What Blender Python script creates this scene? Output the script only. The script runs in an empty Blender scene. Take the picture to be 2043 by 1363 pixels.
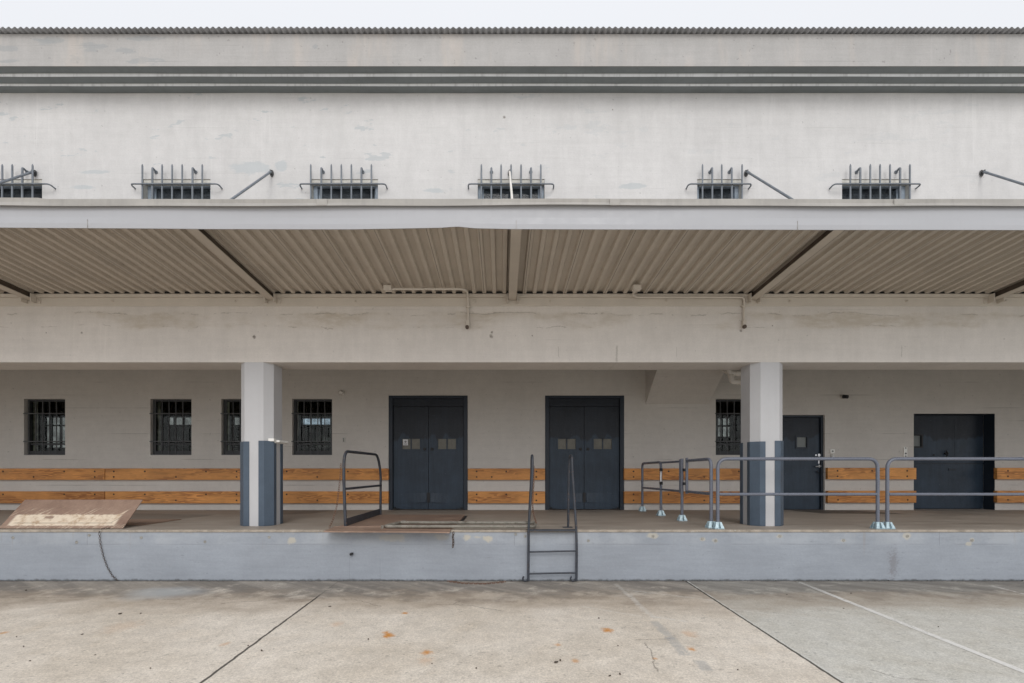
import bpy, bmesh, math, random
from mathutils import Vector, Matrix
random.seed(7)
R = math.radians
scene = bpy.context.scene
COL = scene.collection

# ---------------------------------------------------------------- measured frame of the place
F = 982.0            # focal length in photo pixels (17.3 mm shift lens)
VX, VY = 1000.0, 944.0
EYE = 1.596
D_EDGE, D_WALL, D_BACK, D_CAN = 7.29, 7.81, 11.26, 5.77
Z_DOCK = 0.753
def X(px, d): return (px - VX) / F * d
def Z(py, d): return EYE + (VY - py) / F * d
def gpt(px, py):     # point on the sloping yard
    d = 1.771 / ((py - VY) / F + 0.024)
    return (X(px, d), d)
def P(px, py, d): return Vector((X(px, d), d, Z(py, d)))

# ---------------------------------------------------------------- shader helpers
class NT:
    def __init__(s, name):
        s.m = bpy.data.materials.new(name); s.m.use_nodes = True
        s.t = s.m.node_tree; s.t.nodes.clear()
        s.out = s.t.nodes.new('ShaderNodeOutputMaterial')
        s._pos = None
    def n(s, kind): return s.t.nodes.new(kind)
    def link(s, a, sock):
        if isinstance(a, bpy.types.NodeSocket): s.t.links.new(a, sock)
        else:
            if hasattr(sock.default_value, '__len__') and not hasattr(a, '__len__'): a = (a,) * len(sock.default_value)
            if hasattr(a, '__len__') and len(a) == 3 and len(sock.default_value) == 4: a = (*a, 1)
            sock.default_value = a
    def pos(s):
        if s._pos is None: s._pos = s.n('ShaderNodeNewGeometry').outputs['Position']
        return s._pos
    def objpos(s):
        return s.n('ShaderNodeTexCoord').outputs['Object']
    def sep(s, v):
        k = s.n('ShaderNodeSeparateXYZ'); s.link(v, k.inputs[0]); return k.outputs
    def comb(s, x, y, z):
        k = s.n('ShaderNodeCombineXYZ')
        for i, a in enumerate((x, y, z)): s.link(a, k.inputs[i])
        return k.outputs[0]
    def m2(s, op, a, b=0.0, c=None, clamp=False):
        k = s.n('ShaderNodeMath'); k.operation = op; k.use_clamp = clamp
        s.link(a, k.inputs[0]); s.link(b, k.inputs[1])
        if c is not None: s.link(c, k.inputs[2])
        return k.outputs[0]
    def vm(s, op, a, b):
        k = s.n('ShaderNodeVectorMath'); k.operation = op
        s.link(a, k.inputs[0]); s.link(b, k.inputs[1]); return k.outputs[0]
    def noise(s, vec, scale, detail=4, rough=0.55, dist=0.0, color=False):
        k = s.n('ShaderNodeTexNoise'); s.link(vec, k.inputs['Vector'])
        k.inputs['Scale'].default_value = scale; k.inputs['Detail'].default_value = detail
        k.inputs['Roughness'].default_value = rough; k.inputs['Distortion'].default_value = dist
        return k.outputs['Color' if color else 'Fac']
    def rng(s, v, a, b, c=0.0, d=1.0, smooth=True):
        k = s.n('ShaderNodeMapRange'); k.interpolation_type = 'SMOOTHSTEP' if smooth else 'LINEAR'
        s.link(v, k.inputs[0]); s.link(a, k.inputs[1]); s.link(b, k.inputs[2]); s.link(c, k.inputs[3]); s.link(d, k.inputs[4])
        return k.outputs[0]
    def mix(s, f, a, b):
        k = s.n('ShaderNodeMix'); k.data_type = 'RGBA'
        s.link(f, k.inputs[0]); s.link(a, k.inputs[6]); s.link(b, k.inputs[7]); return k.outputs[2]
    def mul(s, a, b):
        k = s.n('ShaderNodeMix'); k.data_type = 'RGBA'; k.blend_type = 'MULTIPLY'; k.inputs[0].default_value = 1
        s.link(a, k.inputs[6]); s.link(b, k.inputs[7]); return k.outputs[2]
    def blob(s, u, v, cu, cv, ru, rv, soft=0.5, warp=None, wamt=0.3):
        a = s.m2('MULTIPLY', s.m2('SUBTRACT', u, cu), 1.0 / ru)
        b = s.m2('MULTIPLY', s.m2('SUBTRACT', v, cv), 1.0 / rv)
        r = s.m2('SQRT', s.m2('ADD', s.m2('MULTIPLY', a, a), s.m2('MULTIPLY', b, b)))
        if warp is not None: r = s.m2('ADD', r, s.m2('MULTIPLY', s.m2('SUBTRACT', warp, 0.5), wamt * 4))
        return s.rng(r, 1.0, 1.0 - soft)
    def box2(s, u, v, u0, u1, v0, v1, soft=0.03, warp=None, wamt=0.1):
        if warp is not None:
            w = s.m2('MULTIPLY', s.m2('SUBTRACT', warp, 0.5), wamt * 2)
            u = s.m2('ADD', u, w); v = s.m2('ADD', v, w)
        a = s.m2('MULTIPLY', s.rng(u, u0 - soft, u0 + soft), s.rng(u, u1 + soft, u1 - soft))
        b = s.m2('MULTIPLY', s.rng(v, v0 - soft, v0 + soft), s.rng(v, v1 + soft, v1 - soft))
        return s.m2('MULTIPLY', a, b)
    def seg(s, u, v, p, q, w, warp=None, wamt=0.05):
        px, py = p; qx, qy = q; L = math.hypot(qx - px, qy - py); dx, dy = (qx - px) / L, (qy - py) / L
        a = s.m2('SUBTRACT', u, px); b = s.m2('SUBTRACT', v, py)
        t = s.m2('ADD', s.m2('MULTIPLY', a, dx), s.m2('MULTIPLY', b, dy))
        n = s.m2('SUBTRACT', s.m2('MULTIPLY', b, dx), s.m2('MULTIPLY', a, dy))
        if warp is not None: n = s.m2('ADD', n, s.m2('MULTIPLY', s.m2('SUBTRACT', warp, 0.5), wamt))
        m = s.rng(s.m2('ABSOLUTE', n), w, w * 0.4)
        return s.m2('MULTIPLY', m, s.m2('MULTIPLY', s.rng(t, -0.02, 0.02), s.rng(t, L + 0.02, L - 0.02)))
    def mx(s, *a):
        r = a[0]
        for b in a[1:]: r = s.m2('MAXIMUM', r, b)
        return r
    def finish(s, color, rough=0.7, metal=0.0, bump=None, bstr=0.3, bdist=0.01, spec=0.4):
        b = s.n('ShaderNodeBsdfPrincipled')
        s.link(color, b.inputs['Base Color']); s.link(rough, b.inputs['Roughness']); s.link(metal, b.inputs['Metallic'])
        b.inputs['Specular IOR Level'].default_value = spec
        if bump is not None:
            k = s.n('ShaderNodeBump'); k.inputs['Strength'].default_value = bstr; k.inputs['Distance'].default_value = bdist
            s.link(bump, k.inputs['Height']); s.t.links.new(k.outputs[0], b.inputs['Normal'])
        s.t.links.new(b.outputs[0], s.out.inputs[0]); return s.m

def c3(h): return h
# ---- simple paint / metal with wear
def mat_paint(name, col, rough=0.5, var=0.12, scale=3.0, chips=None, chipcol=(0.3, 0.2, 0.14), metal=0.0, bump=0.1, streak=0.0):
    t = NT(name); p = t.pos()
    n1 = t.noise(p, scale, 5, 0.6); n2 = t.noise(p, scale * 14, 4, 0.6)
    f = t.m2('ADD', t.m2('MULTIPLY', n1, 0.7), t.m2('MULTIPLY', n2, 0.3))
    c = t.mix(t.rng(f, 0.3, 0.7), tuple(v * (1 - var) for v in col), tuple(min(1, v * (1 + var)) for v in col))
    if streak:
        s = t.noise(t.vm('MULTIPLY', p, (9, 9, 0.5)), 1.6, 4, 0.6)
        c = t.mix(t.m2('MULTIPLY', t.rng(s, 0.48, 0.72), streak), c, tuple(v * 0.6 for v in col))
    h = n2
    if chips is not None:
        k = t.rng(t.noise(p, 38, 6, 0.65), chips, chips + 0.05)
        c = t.mix(k, c, chipcol); h = t.m2('SUBTRACT', n2, k)
    r = t.rng(n2, 0.3, 0.7, rough - 0.08, rough + 0.1)
    return t.finish(c, r, metal, h, bump, 0.004)

def wall_common(t, col, boards=0.24, lines=0.5, rough_amt=0.35, streak=0.6):
    p = t.pos(); o = t.sep(p); x, y, z = o[0], o[1], o[2]
    big = t.noise(p, 0.55, 4, 0.6)
    drip = t.noise(t.vm('MULTIPLY', p, (4.5, 4.5, 0.75)), 1.0, 6, 0.7, 0.4)
    hor = t.noise(t.vm('MULTIPLY', p, (0.8, 0.8, 14)), 1.2, 5, 0.62)
    fine = t.noise(p, 42, 5, 0.6)
    c = t.mix(t.rng(big, 0.3, 0.7), tuple(v * 0.955 for v in col), tuple(min(1, v * 1.03) for v in col))
    c = t.mul(c, t.rng(drip, 0.3, 0.72, 1 + .015 * streak, 1 - .055 * streak))
    c = t.mul(c, t.rng(hor, 0.3, 0.75, 1.01, 0.97))
    c = t.mul(c, t.rng(fine, 0.25, 0.75, 0.965, 1.03))
    mott = t.noise(p, 5.5, 6, 0.7)
    c = t.mul(c, t.rng(mott, 0.32, 0.68, 1.02, 0.965))
    run = t.m2('MULTIPLY', t.rng(t.noise(t.vm('MULTIPLY', p, (13, 13, 0.55)), 1.0, 3, 0.5), 0.60, 0.72), t.rng(t.noise(p, 0.9, 3, 0.5), 0.42, 0.62))
    c = t.mix(t.m2('MULTIPLY', run, 0.28 * streak), c, tuple(min(.9, v * 1.16) for v in col))
    zw = t.m2('ADD', z, t.m2('MULTIPLY', t.noise(t.vm('MULTIPLY', p, (1, 1, 0)), 0.9, 3, 0.5), 0.02))
    fr = t.m2('FRACT', t.m2('DIVIDE', zw, boards))
    ln = t.rng(t.m2('ABSOLUTE', t.m2('SUBTRACT', fr, 0.5)), 0.030, 0.010)
    gate = t.rng(t.noise(t.vm('MULTIPLY', p, (0.6, 0.6, 3.3)), 1.3, 3, 0.6), 0.52, 0.66)
    ln = t.m2('MULTIPLY', ln, gate)
    c = t.mul(c, t.m2('SUBTRACT', 1.0, t.m2('MULTIPLY', ln, 0.22 * lines)))
    # small pits and paint chips
    pit = t.rng(t.noise(p, 16, 2, 0.5), 0.715, 0.74)
    c = t.mul(c, t.m2('SUBTRACT', 1.0, t.m2('MULTIPLY', pit, 0.22)))
    h = t.m2('ADD', t.m2('MULTIPLY', hor, 0.9), t.m2('MULTIPLY', fine, rough_amt))
    h = t.m2('SUBTRACT', h, t.m2('MULTIPLY', ln, 0.5))
    h = t.m2('SUBTRACT', h, t.m2('MULTIPLY', pit, 0.6))
    return p, x, y, z, c, h, fine, big

def mat_front_wall():
    t = NT('white_wall_paint')
    p, x, y, z, c, h, fine, big = wall_common(t, (0.635, 0.627, 0.622), streak=1.0)
    # overpaint patches in a cooler grey at the upper left
    w = t.noise(t.vm('MULTIPLY', p, (1.0, 1, 3.2)), 1.7, 5, 0.62)
    edge = t.noise(p, 9, 4, 0.6)
    k = t.m2('MULTIPLY', t.rng(t.m2('ADD', w, t.m2('MULTIPLY', edge, 0.1)), 0.675, 0.70), t.m2('MULTIPLY', t.rng(x, 3.0, -3.5, 0.25, 1), t.rng(z, 5.6, 5.9)))
    c = t.mix(t.m2('MULTIPLY', k, 0.75), c, (0.47, 0.50, 0.515))
    wp = t.noise(t.vm('MULTIPLY', p, (1.2, 1, 4)), 3.5, 6, 0.72)
    pts = [(500, 335, 48, 16), (560, 330, 14, 14), (165, 374, 30, 5), (190, 343, 34, 4), (866, 380, 24, 6), (1260, 372, 30, 7)]
    for (a, b, ru, rv) in pts:
        m = t.blob(x, z, X(a, D_WALL), Z(b, D_WALL), ru / 125.8, rv / 125.8, 0.35, wp, 0.45)
        c = t.mix(t.m2('MULTIPLY', m, 0.6), c, (0.45, 0.49, 0.51))
    # water stain band under the canopy, on the beam
    warp = t.noise(t.vm('MULTIPLY', p, (1.3, 1, 2.0)), 1.0, 6, 0.66)
    zz = t.m2('ADD', z, t.m2('MULTIPLY', t.m2('SUBTRACT', warp, 0.5), 0.26))
    band = t.m2('MULTIPLY', t.rng(zz, 3.86, 3.94), t.rng(zz, 4.16, 4.10))
    amt = t.rng(t.noise(t.vm('MULTIPLY', p, (0.45, 1, 0.9)), 1.3, 5, 0.65), 0.42, 0.60, 0.0, 1)
    flk = t.rng(t.noise(t.vm('MULTIPLY', p, (1, 1, 3)), 4.5, 6, 0.75), 0.35, 0.6, 0.35, 1)
    c = t.mix(t.m2('MULTIPLY', t.m2('MULTIPLY', t.m2('MULTIPLY', band, amt), flk), 0.75), c, (0.46, 0.425, 0.37))
    up2 = t.m2('MULTIPLY', t.rng(z, 3.9, 4.2), t.rng(z, 4.8, 4.4))  # shade below the canopy deck, painted into the wall colour
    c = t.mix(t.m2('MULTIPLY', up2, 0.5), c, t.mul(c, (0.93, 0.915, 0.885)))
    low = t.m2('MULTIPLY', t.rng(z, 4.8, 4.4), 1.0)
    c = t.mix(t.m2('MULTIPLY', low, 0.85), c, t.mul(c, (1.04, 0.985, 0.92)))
    # flaking cracks along the upper edge of that band
    cr = t.m2('MULTIPLY', t.rng(t.m2('ABSOLUTE', t.m2('SUBTRACT', zz, 4.12)), 0.010, 0.003), t.rng(t.noise(p, 3.0, 4, 0.6), 0.50, 0.58))
    cr2 = t.m2('MULTIPLY', t.rng(t.m2('ABSOLUTE', t.m2('SUBTRACT', zz, 3.92)), 0.006, 0.002), t.rng(t.noise(p, 4.3, 4, 0.6), 0.54, 0.60))
    crk = t.mx(cr, cr2)
    c = t.mix(t.m2('MULTIPLY', crk, 0.55), c, (0.30, 0.27, 0.24))
    hn = t.noise(p, 25, 4, 0.6)
    for (a, b, ru) in [(507, 672, 5), (506, 671, 2.2), (980, 671, 5), (981, 663, 3), (1478, 660, 4), (1006, 234, 4), (163, 664, 3), (92, 664, 2), (1062, 670, 2), (948, 601, 3), (1570, 601, 2.5), (1222, 219, 2), (1541, 650, 2)]:
        m = t.blob(x, z, X(a, D_WALL), Z(b, D_WALL), ru / 125.8, ru / 125.8, 0.7, hn, 0.4)
        c = t.mix(t.m2('MULTIPLY', m, 0.75), c, (0.16, 0.14, 0.12))
    for a, b, w_ in [((1231, 690), (1230, 722), .02), ((1114, 692), (1115, 714), .008), ((1799, 690), (1799, 712), .008), ((1350, 693), (1350, 712), .006)]:
        m = t.seg(x, z, (X(a[0], D_WALL), Z(a[1], D_WALL)), (X(b[0], D_WALL), Z(b[1], D_WALL)), w_, hn, 0.03)
        c = t.mix(t.m2('MULTIPLY', m, 0.4), c, (0.25, 0.23, 0.20))
    ff = t.noise(p, 13, 6, 0.68)
    h = t.m2('ADD', h, t.m2('MULTIPLY', t.m2('MULTIPLY', band, ff), 1.0))
    h = t.m2('SUBTRACT', h, crk)
    return t.finish(c, 0.82, 0, h, 0.28, 0.012, 0.25)

def mat_parapet():
    t = NT('parapet_paint')
    p, x, y, z, c, h, fine, big = wall_common(t, (0.425, 0.415, 0.406), lines=0.5, streak=1.0)
    w = t.noise(t.vm('MULTIPLY', p, (1, 1, 4)), 4, 6, 0.72)
    for (a, b, ru, rv) in [(182, 93, 34, 9), (252, 100, 26, 8), (290, 121, 40, 8), (150, 116, 14, 9), (15, 97, 26, 7), (95, 80, 30, 7), (20, 122, 22, 4), (290, 78, 40, 6), (90, 84, 16, 9), (630, 92, 6, 6)]:
        m = t.blob(x, z, X(a, 7.411), Z(b, 7.411), ru / 132.5, rv / 132.5, 0.3, w, 0.85)
        c = t.mix(t.m2('MULTIPLY', m, 0.7), c, (0.335, 0.345, 0.35))
    g = t.rng(t.noise(t.vm('MULTIPLY', p, (1.5, 1, 0.25)), 2.2, 4, 0.6), 0.5, 0.75)
    c = t.mix(t.m2('MULTIPLY', g, 0.3), c, (0.60, 0.52, 0.45))
    return t.finish(c, 0.85, 0, h, 0.28, 0.012, 0.2)

def mat_back_wall():
    t = NT('recess_wall_paint')
    p, x, y, z, c, h, fine, big = wall_common(t, (0.605, 0.575, 0.535), boards=0.295, lines=1.6, streak=0.3)
    return t.finish(c, 0.75, 0, h, 0.25, 0.012, 0.3)

def mat_dock_face():
    t = NT('blue_grey_dock_paint'); p = t.pos(); x, y, z = t.sep(p)
    col = (0.300, 0.326, 0.364)
    big = t.noise(p, 1.1, 5, 0.6); fine = t.noise(p, 36, 5, 0.62)
    hor = t.noise(t.vm('MULTIPLY', p, (1.2, 1, 10)), 1.6, 6, 0.65)
    c = t.mix(t.rng(big, 0.3, 0.7), tuple(v * 0.93 for v in col), tuple(v * 1.06 for v in col))
    c = t.mul(c, t.rng(hor, 0.3, 0.75, 1.03, 0.95)); c = t.mul(c, t.rng(fine, 0.25, 0.75, 0.96, 1.03))
    # lighter worn strip along the top boards
    c = t.mix(t.m2('MULTIPLY', t.rng(z, 0.50, 0.58), t.rng(t.noise(p, 2.3, 4, 0.6), 0.35, 0.7, 0.0, 0.35)), c, (0.46, 0.48, 0.50))
    ln = t.rng(t.m2('ABSOLUTE', t.m2('SUBTRACT', z, Z(1086, D_EDGE))), 0.0045, 0.0015)
    ln = t.m2('MULTIPLY', ln, t.rng(t.noise(t.vm('MULTIPLY', p, (1, 0, 0)), 0.8, 3, 0.5), 0.44, 0.54))
    for a in (174, 1026, 1874):
        ln = t.mx(ln, t.seg(x, z, (X(a, D_EDGE), 0.53), (X(a, D_EDGE), 0.72), 0.005, fine, 0.01))
    for a in (697, 758): ln = t.mx(ln, t.m2('MULTIPLY', t.seg(x, z, (X(a, D_EDGE), 0.0), (X(a, D_EDGE), 0.33), 0.004, fine, 0.01), 0.6))
    ln = t.mx(ln, t.m2('MULTIPLY', t.seg(x, z, (X(697, D_EDGE), 0.02), (X(758, D_EDGE), 0.012), 0.008, fine, 0.02), 0.7))
    c = t.mix(t.m2('MULTIPLY', ln, 0.5), c, (0.14, 0.14, 0.15))
    # patches of cream primer
    wp = t.noise(p, 11, 5, 0.66); wq = t.noise(p, 30, 4, 0.65)
    for (a, b, ru, rv, s) in [(584, 1079, 11, 9, .8), (785, 1073, 32, 10, .45), (880, 1071, 18, 8, .4), (932, 1072, 9, 8, .85), (972, 1075, 12, 9, .9), (953, 1072, 10, 3, .6),
                         (1302, 1069, 12, 8, .75), (1401, 1076, 8, 5, .7), (1556, 1070, 8, 6, .6), (1810, 1070, 9, 9, .7), (1932, 1086, 8, 6, .7), (1939, 1077, 6, 5, .6), (1683, 1079, 6, 4, .5), (1428, 1079, 7, 6, .5)]:
        m = t.blob(x, z, X(a, D_EDGE), Z(b, D_EDGE), ru / 134.7, rv / 134.7, 0.5, wp, 0.5)
        c = t.mix(t.m2('MULTIPLY', m, s * 0.8), c, (0.52, 0.47, 0.37))
    # dark scuffs
    sc = t.m2('MULTIPLY', t.rng(t.noise(t.vm('MULTIPLY', p, (1, 1, 2.5)), 7.5, 6, 0.72), 0.63, 0.68), t.rng(big, 0.42, 0.6))
    c = t.mix(t.m2('MULTIPLY', sc, 0.45), c, (0.15, 0.155, 0.165))
    scr = t.rng(t.noise(t.vm('MULTIPLY', p, (0.35, 1, 7)), 5.0, 5, 0.7), 0.66, 0.70)
    c = t.mix(t.m2('MULTIPLY', t.m2('MULTIPLY', scr, t.rng(z, 0.1, 0.35)), 0.4), c, (0.20, 0.20, 0.205))
    rr_ = t.m2('MULTIPLY', t.rng(t.noise(t.vm('MULTIPLY', p, (16, 1, 0.9)), 1.0, 4, 0.6), 0.64, 0.74), t.rng(z, 0.15, 0.72))
    c = t.mix(t.m2('MULTIPLY', rr_, 0.28), c, (0.27, 0.22, 0.17))
    chp = t.m2('MULTIPLY', t.rng(t.noise(p, 19, 6, 0.72), 0.60, 0.64), t.rng(z, 0.64, 0.71))
    c = t.mix(t.m2('MULTIPLY', chp, 0.4), c, (0.42, 0.39, 0.33))
    run = t.blob(x, z, X(1782, D_EDGE), 0.25, 0.09, 0.30, 0.8, wq, 0.7)
    c = t.mix(t.m2('MULTIPLY', run, 0.4), c, (0.15, 0.13, 0.13))
    # grime at the foot
    gr = t.rng(t.m2('ADD', z, t.m2('MULTIPLY', wp, -0.07)), 0.0, -0.035)
    c = t.mix(t.m2('MULTIPLY', gr, 0.8), c, (0.06, 0.06, 0.055))
    h = t.m2('ADD', hor, t.m2('MULTIPLY', fine, 0.4)); h = t.m2('SUBTRACT', h, t.m2('MULTIPLY', ln, 0.8))
    return t.finish(c, 0.6, 0, h, 0.25, 0.012, 0.35)

def mat_dock_floor():
    t = NT('dock_floor_concrete'); p = t.pos(); x, y, z = t.sep(p)
    n = t.noise(t.vm('MULTIPLY', p, (0.6, 2.4, 1)), 1.5, 6, 0.65); f = t.noise(p, 40, 4, 0.6)
    c = t.mix(t.rng(n, 0.3, 0.7), (0.275, 0.232, 0.192), (0.39, 0.34, 0.292))
    c = t.mul(c, t.rng(f, 0.25, 0.75, 0.93, 1.05))
    # paler, broken band near the edge
    wp = t.noise(t.vm('MULTIPLY', p, (0.6, 1, 1)), 2.4, 5, 0.65)
    e = t.m2('MULTIPLY', t.rng(t.m2('ADD', y, t.m2('MULTIPLY', wp, 0.5)), 8.35, 7.75), t.rng(wp, 0.35, 0.65, 0.2, 1))
    c = t.mix(t.m2('MULTIPLY', e, 0.5), c, (0.36, 0.325, 0.285))
    # dark stain and wedges with their own outline
    def tri(pts):
        k = None; n_ = len(pts)
        for i in range(n_):
            (ax, ay), (bx, by) = pts[i], pts[(i + 1) % n_]
            L = math.hypot(bx - ax, by - ay); nx, ny = -(by - ay) / L, (bx - ax) / L
            dist = t.m2('ADD', t.m2('MULTIPLY', t.m2('SUBTRACT', x, ax), nx), t.m2('MULTIPLY', t.m2('SUBTRACT', y, ay), ny))
            m = t.rng(dist, -0.03, 0.03)
            k = m if k is None else t.m2('MULTIPLY', k, m)
        return k
    def fl(px, py):
        d = 0.843 * F / (py - VY); return (X(px, d), d)
    s1 = tri([fl(1640, 1024.5), fl(1812, 1026), fl(1700, 1018), fl(1570, 1018)])
    s2 = tri([fl(243, 1048), fl(330, 1040), fl(432, 1027), fl(250, 1024)])  # shadow of the tilted plate, painted on the floor
    s3 = tri([fl(560, 1027), fl(620, 1025), fl(672, 1018), fl(560, 1018)])
    k = t.mx(t.m2('MULTIPLY', s1, 0.75), t.m2('MULTIPLY', s2, 0.35), t.m2('MULTIPLY', s3, 0.4))
    c = t.mix(k, c, (0.05, 0.045, 0.04))
    return t.finish(c, t.rng(n, 0.3, 0.7, 0.5, 0.75), 0, t.m2('ADD', n, t.m2('MULTIPLY', f, 0.4)), 0.15, 0.01, 0.3)

def mat_ground():
    t = NT('yard_concrete'); p = t.pos(); x, y, z = t.sep(p)
    q = t.comb(x, y, 0.0)
    big = t.noise(q, 0.5, 6, 0.62); mid = t.noise(q, 3.0, 6, 0.65); fine = t.noise(q, 55, 6, 0.72); sp = t.noise(q, 150, 3, 0.6)
    warm = t.mix(t.rng(big, 0.32, 0.68), (0.625, 0.555, 0.465), (0.755, 0.69, 0.605))
    cool = t.mix(t.rng(mid, 0.3, 0.7), (0.545, 0.525, 0.47), (0.665, 0.648, 0.595))
    c = t.mix(t.rng(x, 2.70, 2.76), warm, cool)
    c = t.mul(c, t.rng(mid, 0.3, 0.72, 1.05, 0.93))
    c = t.mul(c, t.rng(fine, 0.3, 0.7, 0.78, 1.14))
    g30 = t.noise(q, 26, 3, 0.6); g8 = t.noise(q, 7, 6, 0.72)
    c = t.mul(c, t.rng(g30, 0.3, 0.7, 0.93, 1.06)); c = t.mul(c, t.rng(g8, 0.34, 0.68, 1.04, 0.90))
    c = t.mul(c, t.rng(sp, 0.28, 0.5, 0.74, 1.02))
    v = t.n('ShaderNodeTexVoronoi'); t.link(t.vm('ADD', q, t.comb(t.m2('MULTIPLY', mid, 0.4), 0.0, 0.0)), v.inputs['Vector']); v.inputs['Scale'].default_value = 16
    gra = t.m2('MULTIPLY', t.rng(v.outputs['Distance'], 0.26, 0.16), t.rng(t.noise(q, 5, 4, 0.6), 0.44, 0.60))
    c = t.mul(c, t.m2('SUBTRACT', 1.0, t.m2('MULTIPLY', gra, 0.30)))
    blot = t.rng(t.noise(q, 1.3, 6, 0.7, 0.6), 0.52, 0.68)
    c = t.mix(t.m2('MULTIPLY', blot, 0.30), c, t.mul(c, (0.84, 0.79, 0.72)))
    pits = t.rng(t.noise(q, 24, 4, 0.7), 0.675, 0.70)
    c = t.mul(c, t.m2('SUBTRACT', 1.0, t.m2('MULTIPLY', pits, 0.25)))
    # oil/tyre-darkened strip where the lorries back up
    w = t.noise(t.vm('MULTIPLY', q, (0.45, 1.0, 1)), 1.5, 6, 0.68)
    streak = t.noise(t.vm('MULTIPLY', t.vm('ADD', q, t.comb(t.m2('MULTIPLY', y, 1.4), 0.0, 0.0)), (0.8, 0.12, 1)), 3.0, 5, 0.6)
    e = t.m2('ADD', y, t.m2('MULTIPLY', t.m2('SUBTRACT', w, 0.5), 1.9))
    dark = t.m2('MULTIPLY', t.rng(e, 5.75, 6.6), t.rng(t.m2('ADD', mid, t.m2('MULTIPLY', y, 0.25)), 1.98, 2.22, 0.35, 1.0))
    d2 = t.m2('MULTIPLY', dark, t.rng(streak, 0.30, 0.62, 0.7, 1.0))
    c = t.mix(t.m2('MULTIPLY', d2, 0.88), c, (0.15, 0.138, 0.125))
    # smear marks, swept across
    sm = t.noise(t.vm('MULTIPLY', t.vm('ADD', q, t.comb(t.m2('MULTIPLY', y, -2.6), 0.0, 0.0)), (0.35, 0.9, 1)), 5.0, 5, 0.7)
    c = t.mix(t.m2('MULTIPLY', t.m2('MULTIPLY', t.rng(sm, 0.56, 0.72), t.rng(y, 5.2, 6.4)), 0.34), c, (0.60, 0.56, 0.50))
    # brown bloom just outside it
    bl = t.m2('MULTIPLY', t.rng(e, 5.5, 6.3), t.rng(e, 6.9, 6.3))
    c = t.mix(t.m2('MULTIPLY', bl, 0.45), c, (0.36, 0.28, 0.205))
    gx, gy = gpt(335, 1182)
    c = t.mix(t.m2('MULTIPLY', t.blob(x, y, gx, gy, 0.75, 0.42, 0.8, w, 0.4), 0.65), c, (0.42, 0.45, 0.47))
    # faded paint stripes
    wn = t.noise(q, 16, 5, 0.7)
    for a, b, wd, s in [((1228, 1165), (1305, 1232), 0.045, .28), ((1255, 1185), (1290, 1225), 0.05, .3), ((1240, 1176), (1425, 1198), 0.035, .35), ((1300, 1230), (1370, 1240), 0.03, .55), ((1450, 1215), (1800, 1253), 0.035, .4), ((1160, 1210), (1280, 1230), .03, .4), ((1935, 1345), (2043, 1362), .03, .3), ((1975, 1168), (2050, 1187), 0.045, .6)]:
        m = t.m2('MULTIPLY', t.seg(x, y, gpt(*a), gpt(*b), wd, wn, 0.05), t.rng(wn, 0.36, 0.56))
        c = t.mix(t.m2('MULTIPLY', m, s), c, (0.66, 0.64, 0.60))
    # slate smears of old sealant
    for a, b in [((1305, 1240), (1340, 1275)), ((1338, 1272), (1368, 1308)), ((1395, 1318), (1412, 1338))]:
        m = t.m2('MULTIPLY', t.seg(x, y, gpt(*a), gpt(*b), 0.07, wn, 0.09), t.rng(wn, 0.3, 0.5))
        c = t.mix(t.m2('MULTIPLY', m, 0.42), c, (0.30, 0.315, 0.325))
    # rust spots
    for (a, b, r, s) in [(775, 1268, .085, .9), (770, 1262, .05, .9), (808, 1223, .05, .75), (852, 1302, .075, .7), (850, 1318, .10, .2), (1212, 1258, .085, .8), (1380, 1295, .06, .65), (1113, 1287, .05, .5), (1148, 1318, .05, .45), (450, 1285, .055, .35), (1376, 1265, .12, .25), (8, 1263, .06, .5), (672, 1245, .10, .2), (245, 1250, .25, .12), (1307, 1314, .035, .5)]:
        u, v = gpt(a, b); m = t.blob(x, y, u, v, r, r * 1.2, 0.9, wn, 0.5)
        c = t.mix(t.m2('MULTIPLY', m, min(1, s * 1.25)), c, (0.56, 0.25, 0.06))
    # joints
    jw = t.noise(q, 7, 4, 0.6)
    jn = None
    for jx in (-12.6, -7.53, -2.40, 2.725, 7.85, 12.95):
        m = t.rng(t.m2('ABSOLUTE', t.m2('ADD', t.m2('SUBTRACT', x, jx), t.m2('MULTIPLY', t.m2('SUBTRACT', jw, 0.5), 0.03))), 0.017, 0.009)
        jn = m if jn is None else t.mx(jn, m)
    for jy in (0.4, -6.5, -13):
        jn = t.mx(jn, t.rng(t.m2('ABSOLUTE', t.m2('SUBTRACT', y, jy)), 0.012, 0.006))
    fade = t.rng(t.m2('ABSOLUTE', t.m2('ADD', x, 2.40)), 0.3, 0.2, 0.0, 1.0)
    patch = t.m2('MULTIPLY', fade, t.rng(y, 6.35, 6.65))
    jn = t.m2('MULTIPLY', jn, t.m2('SUBTRACT', 1.0, t.m2('MULTIPLY', patch, 0.75)))
    c = t.mix(t.m2('MULTIPLY', jn, 0.9), c, (0.05, 0.046, 0.04))
    # pale lip beside the right hand joint
    lip = t.m2('MULTIPLY', t.rng(t.m2('ABSOLUTE', t.m2('SUBTRACT', x, 2.75)), 0.014, 0.006), t.rng(jw, 0.4, 0.6, 0.3, 0.8))
    c = t.mix(lip, c, (0.60, 0.60, 0.57))
    # cracks
    cw = t.noise(q, 5, 6, 0.7); ck = None
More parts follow.
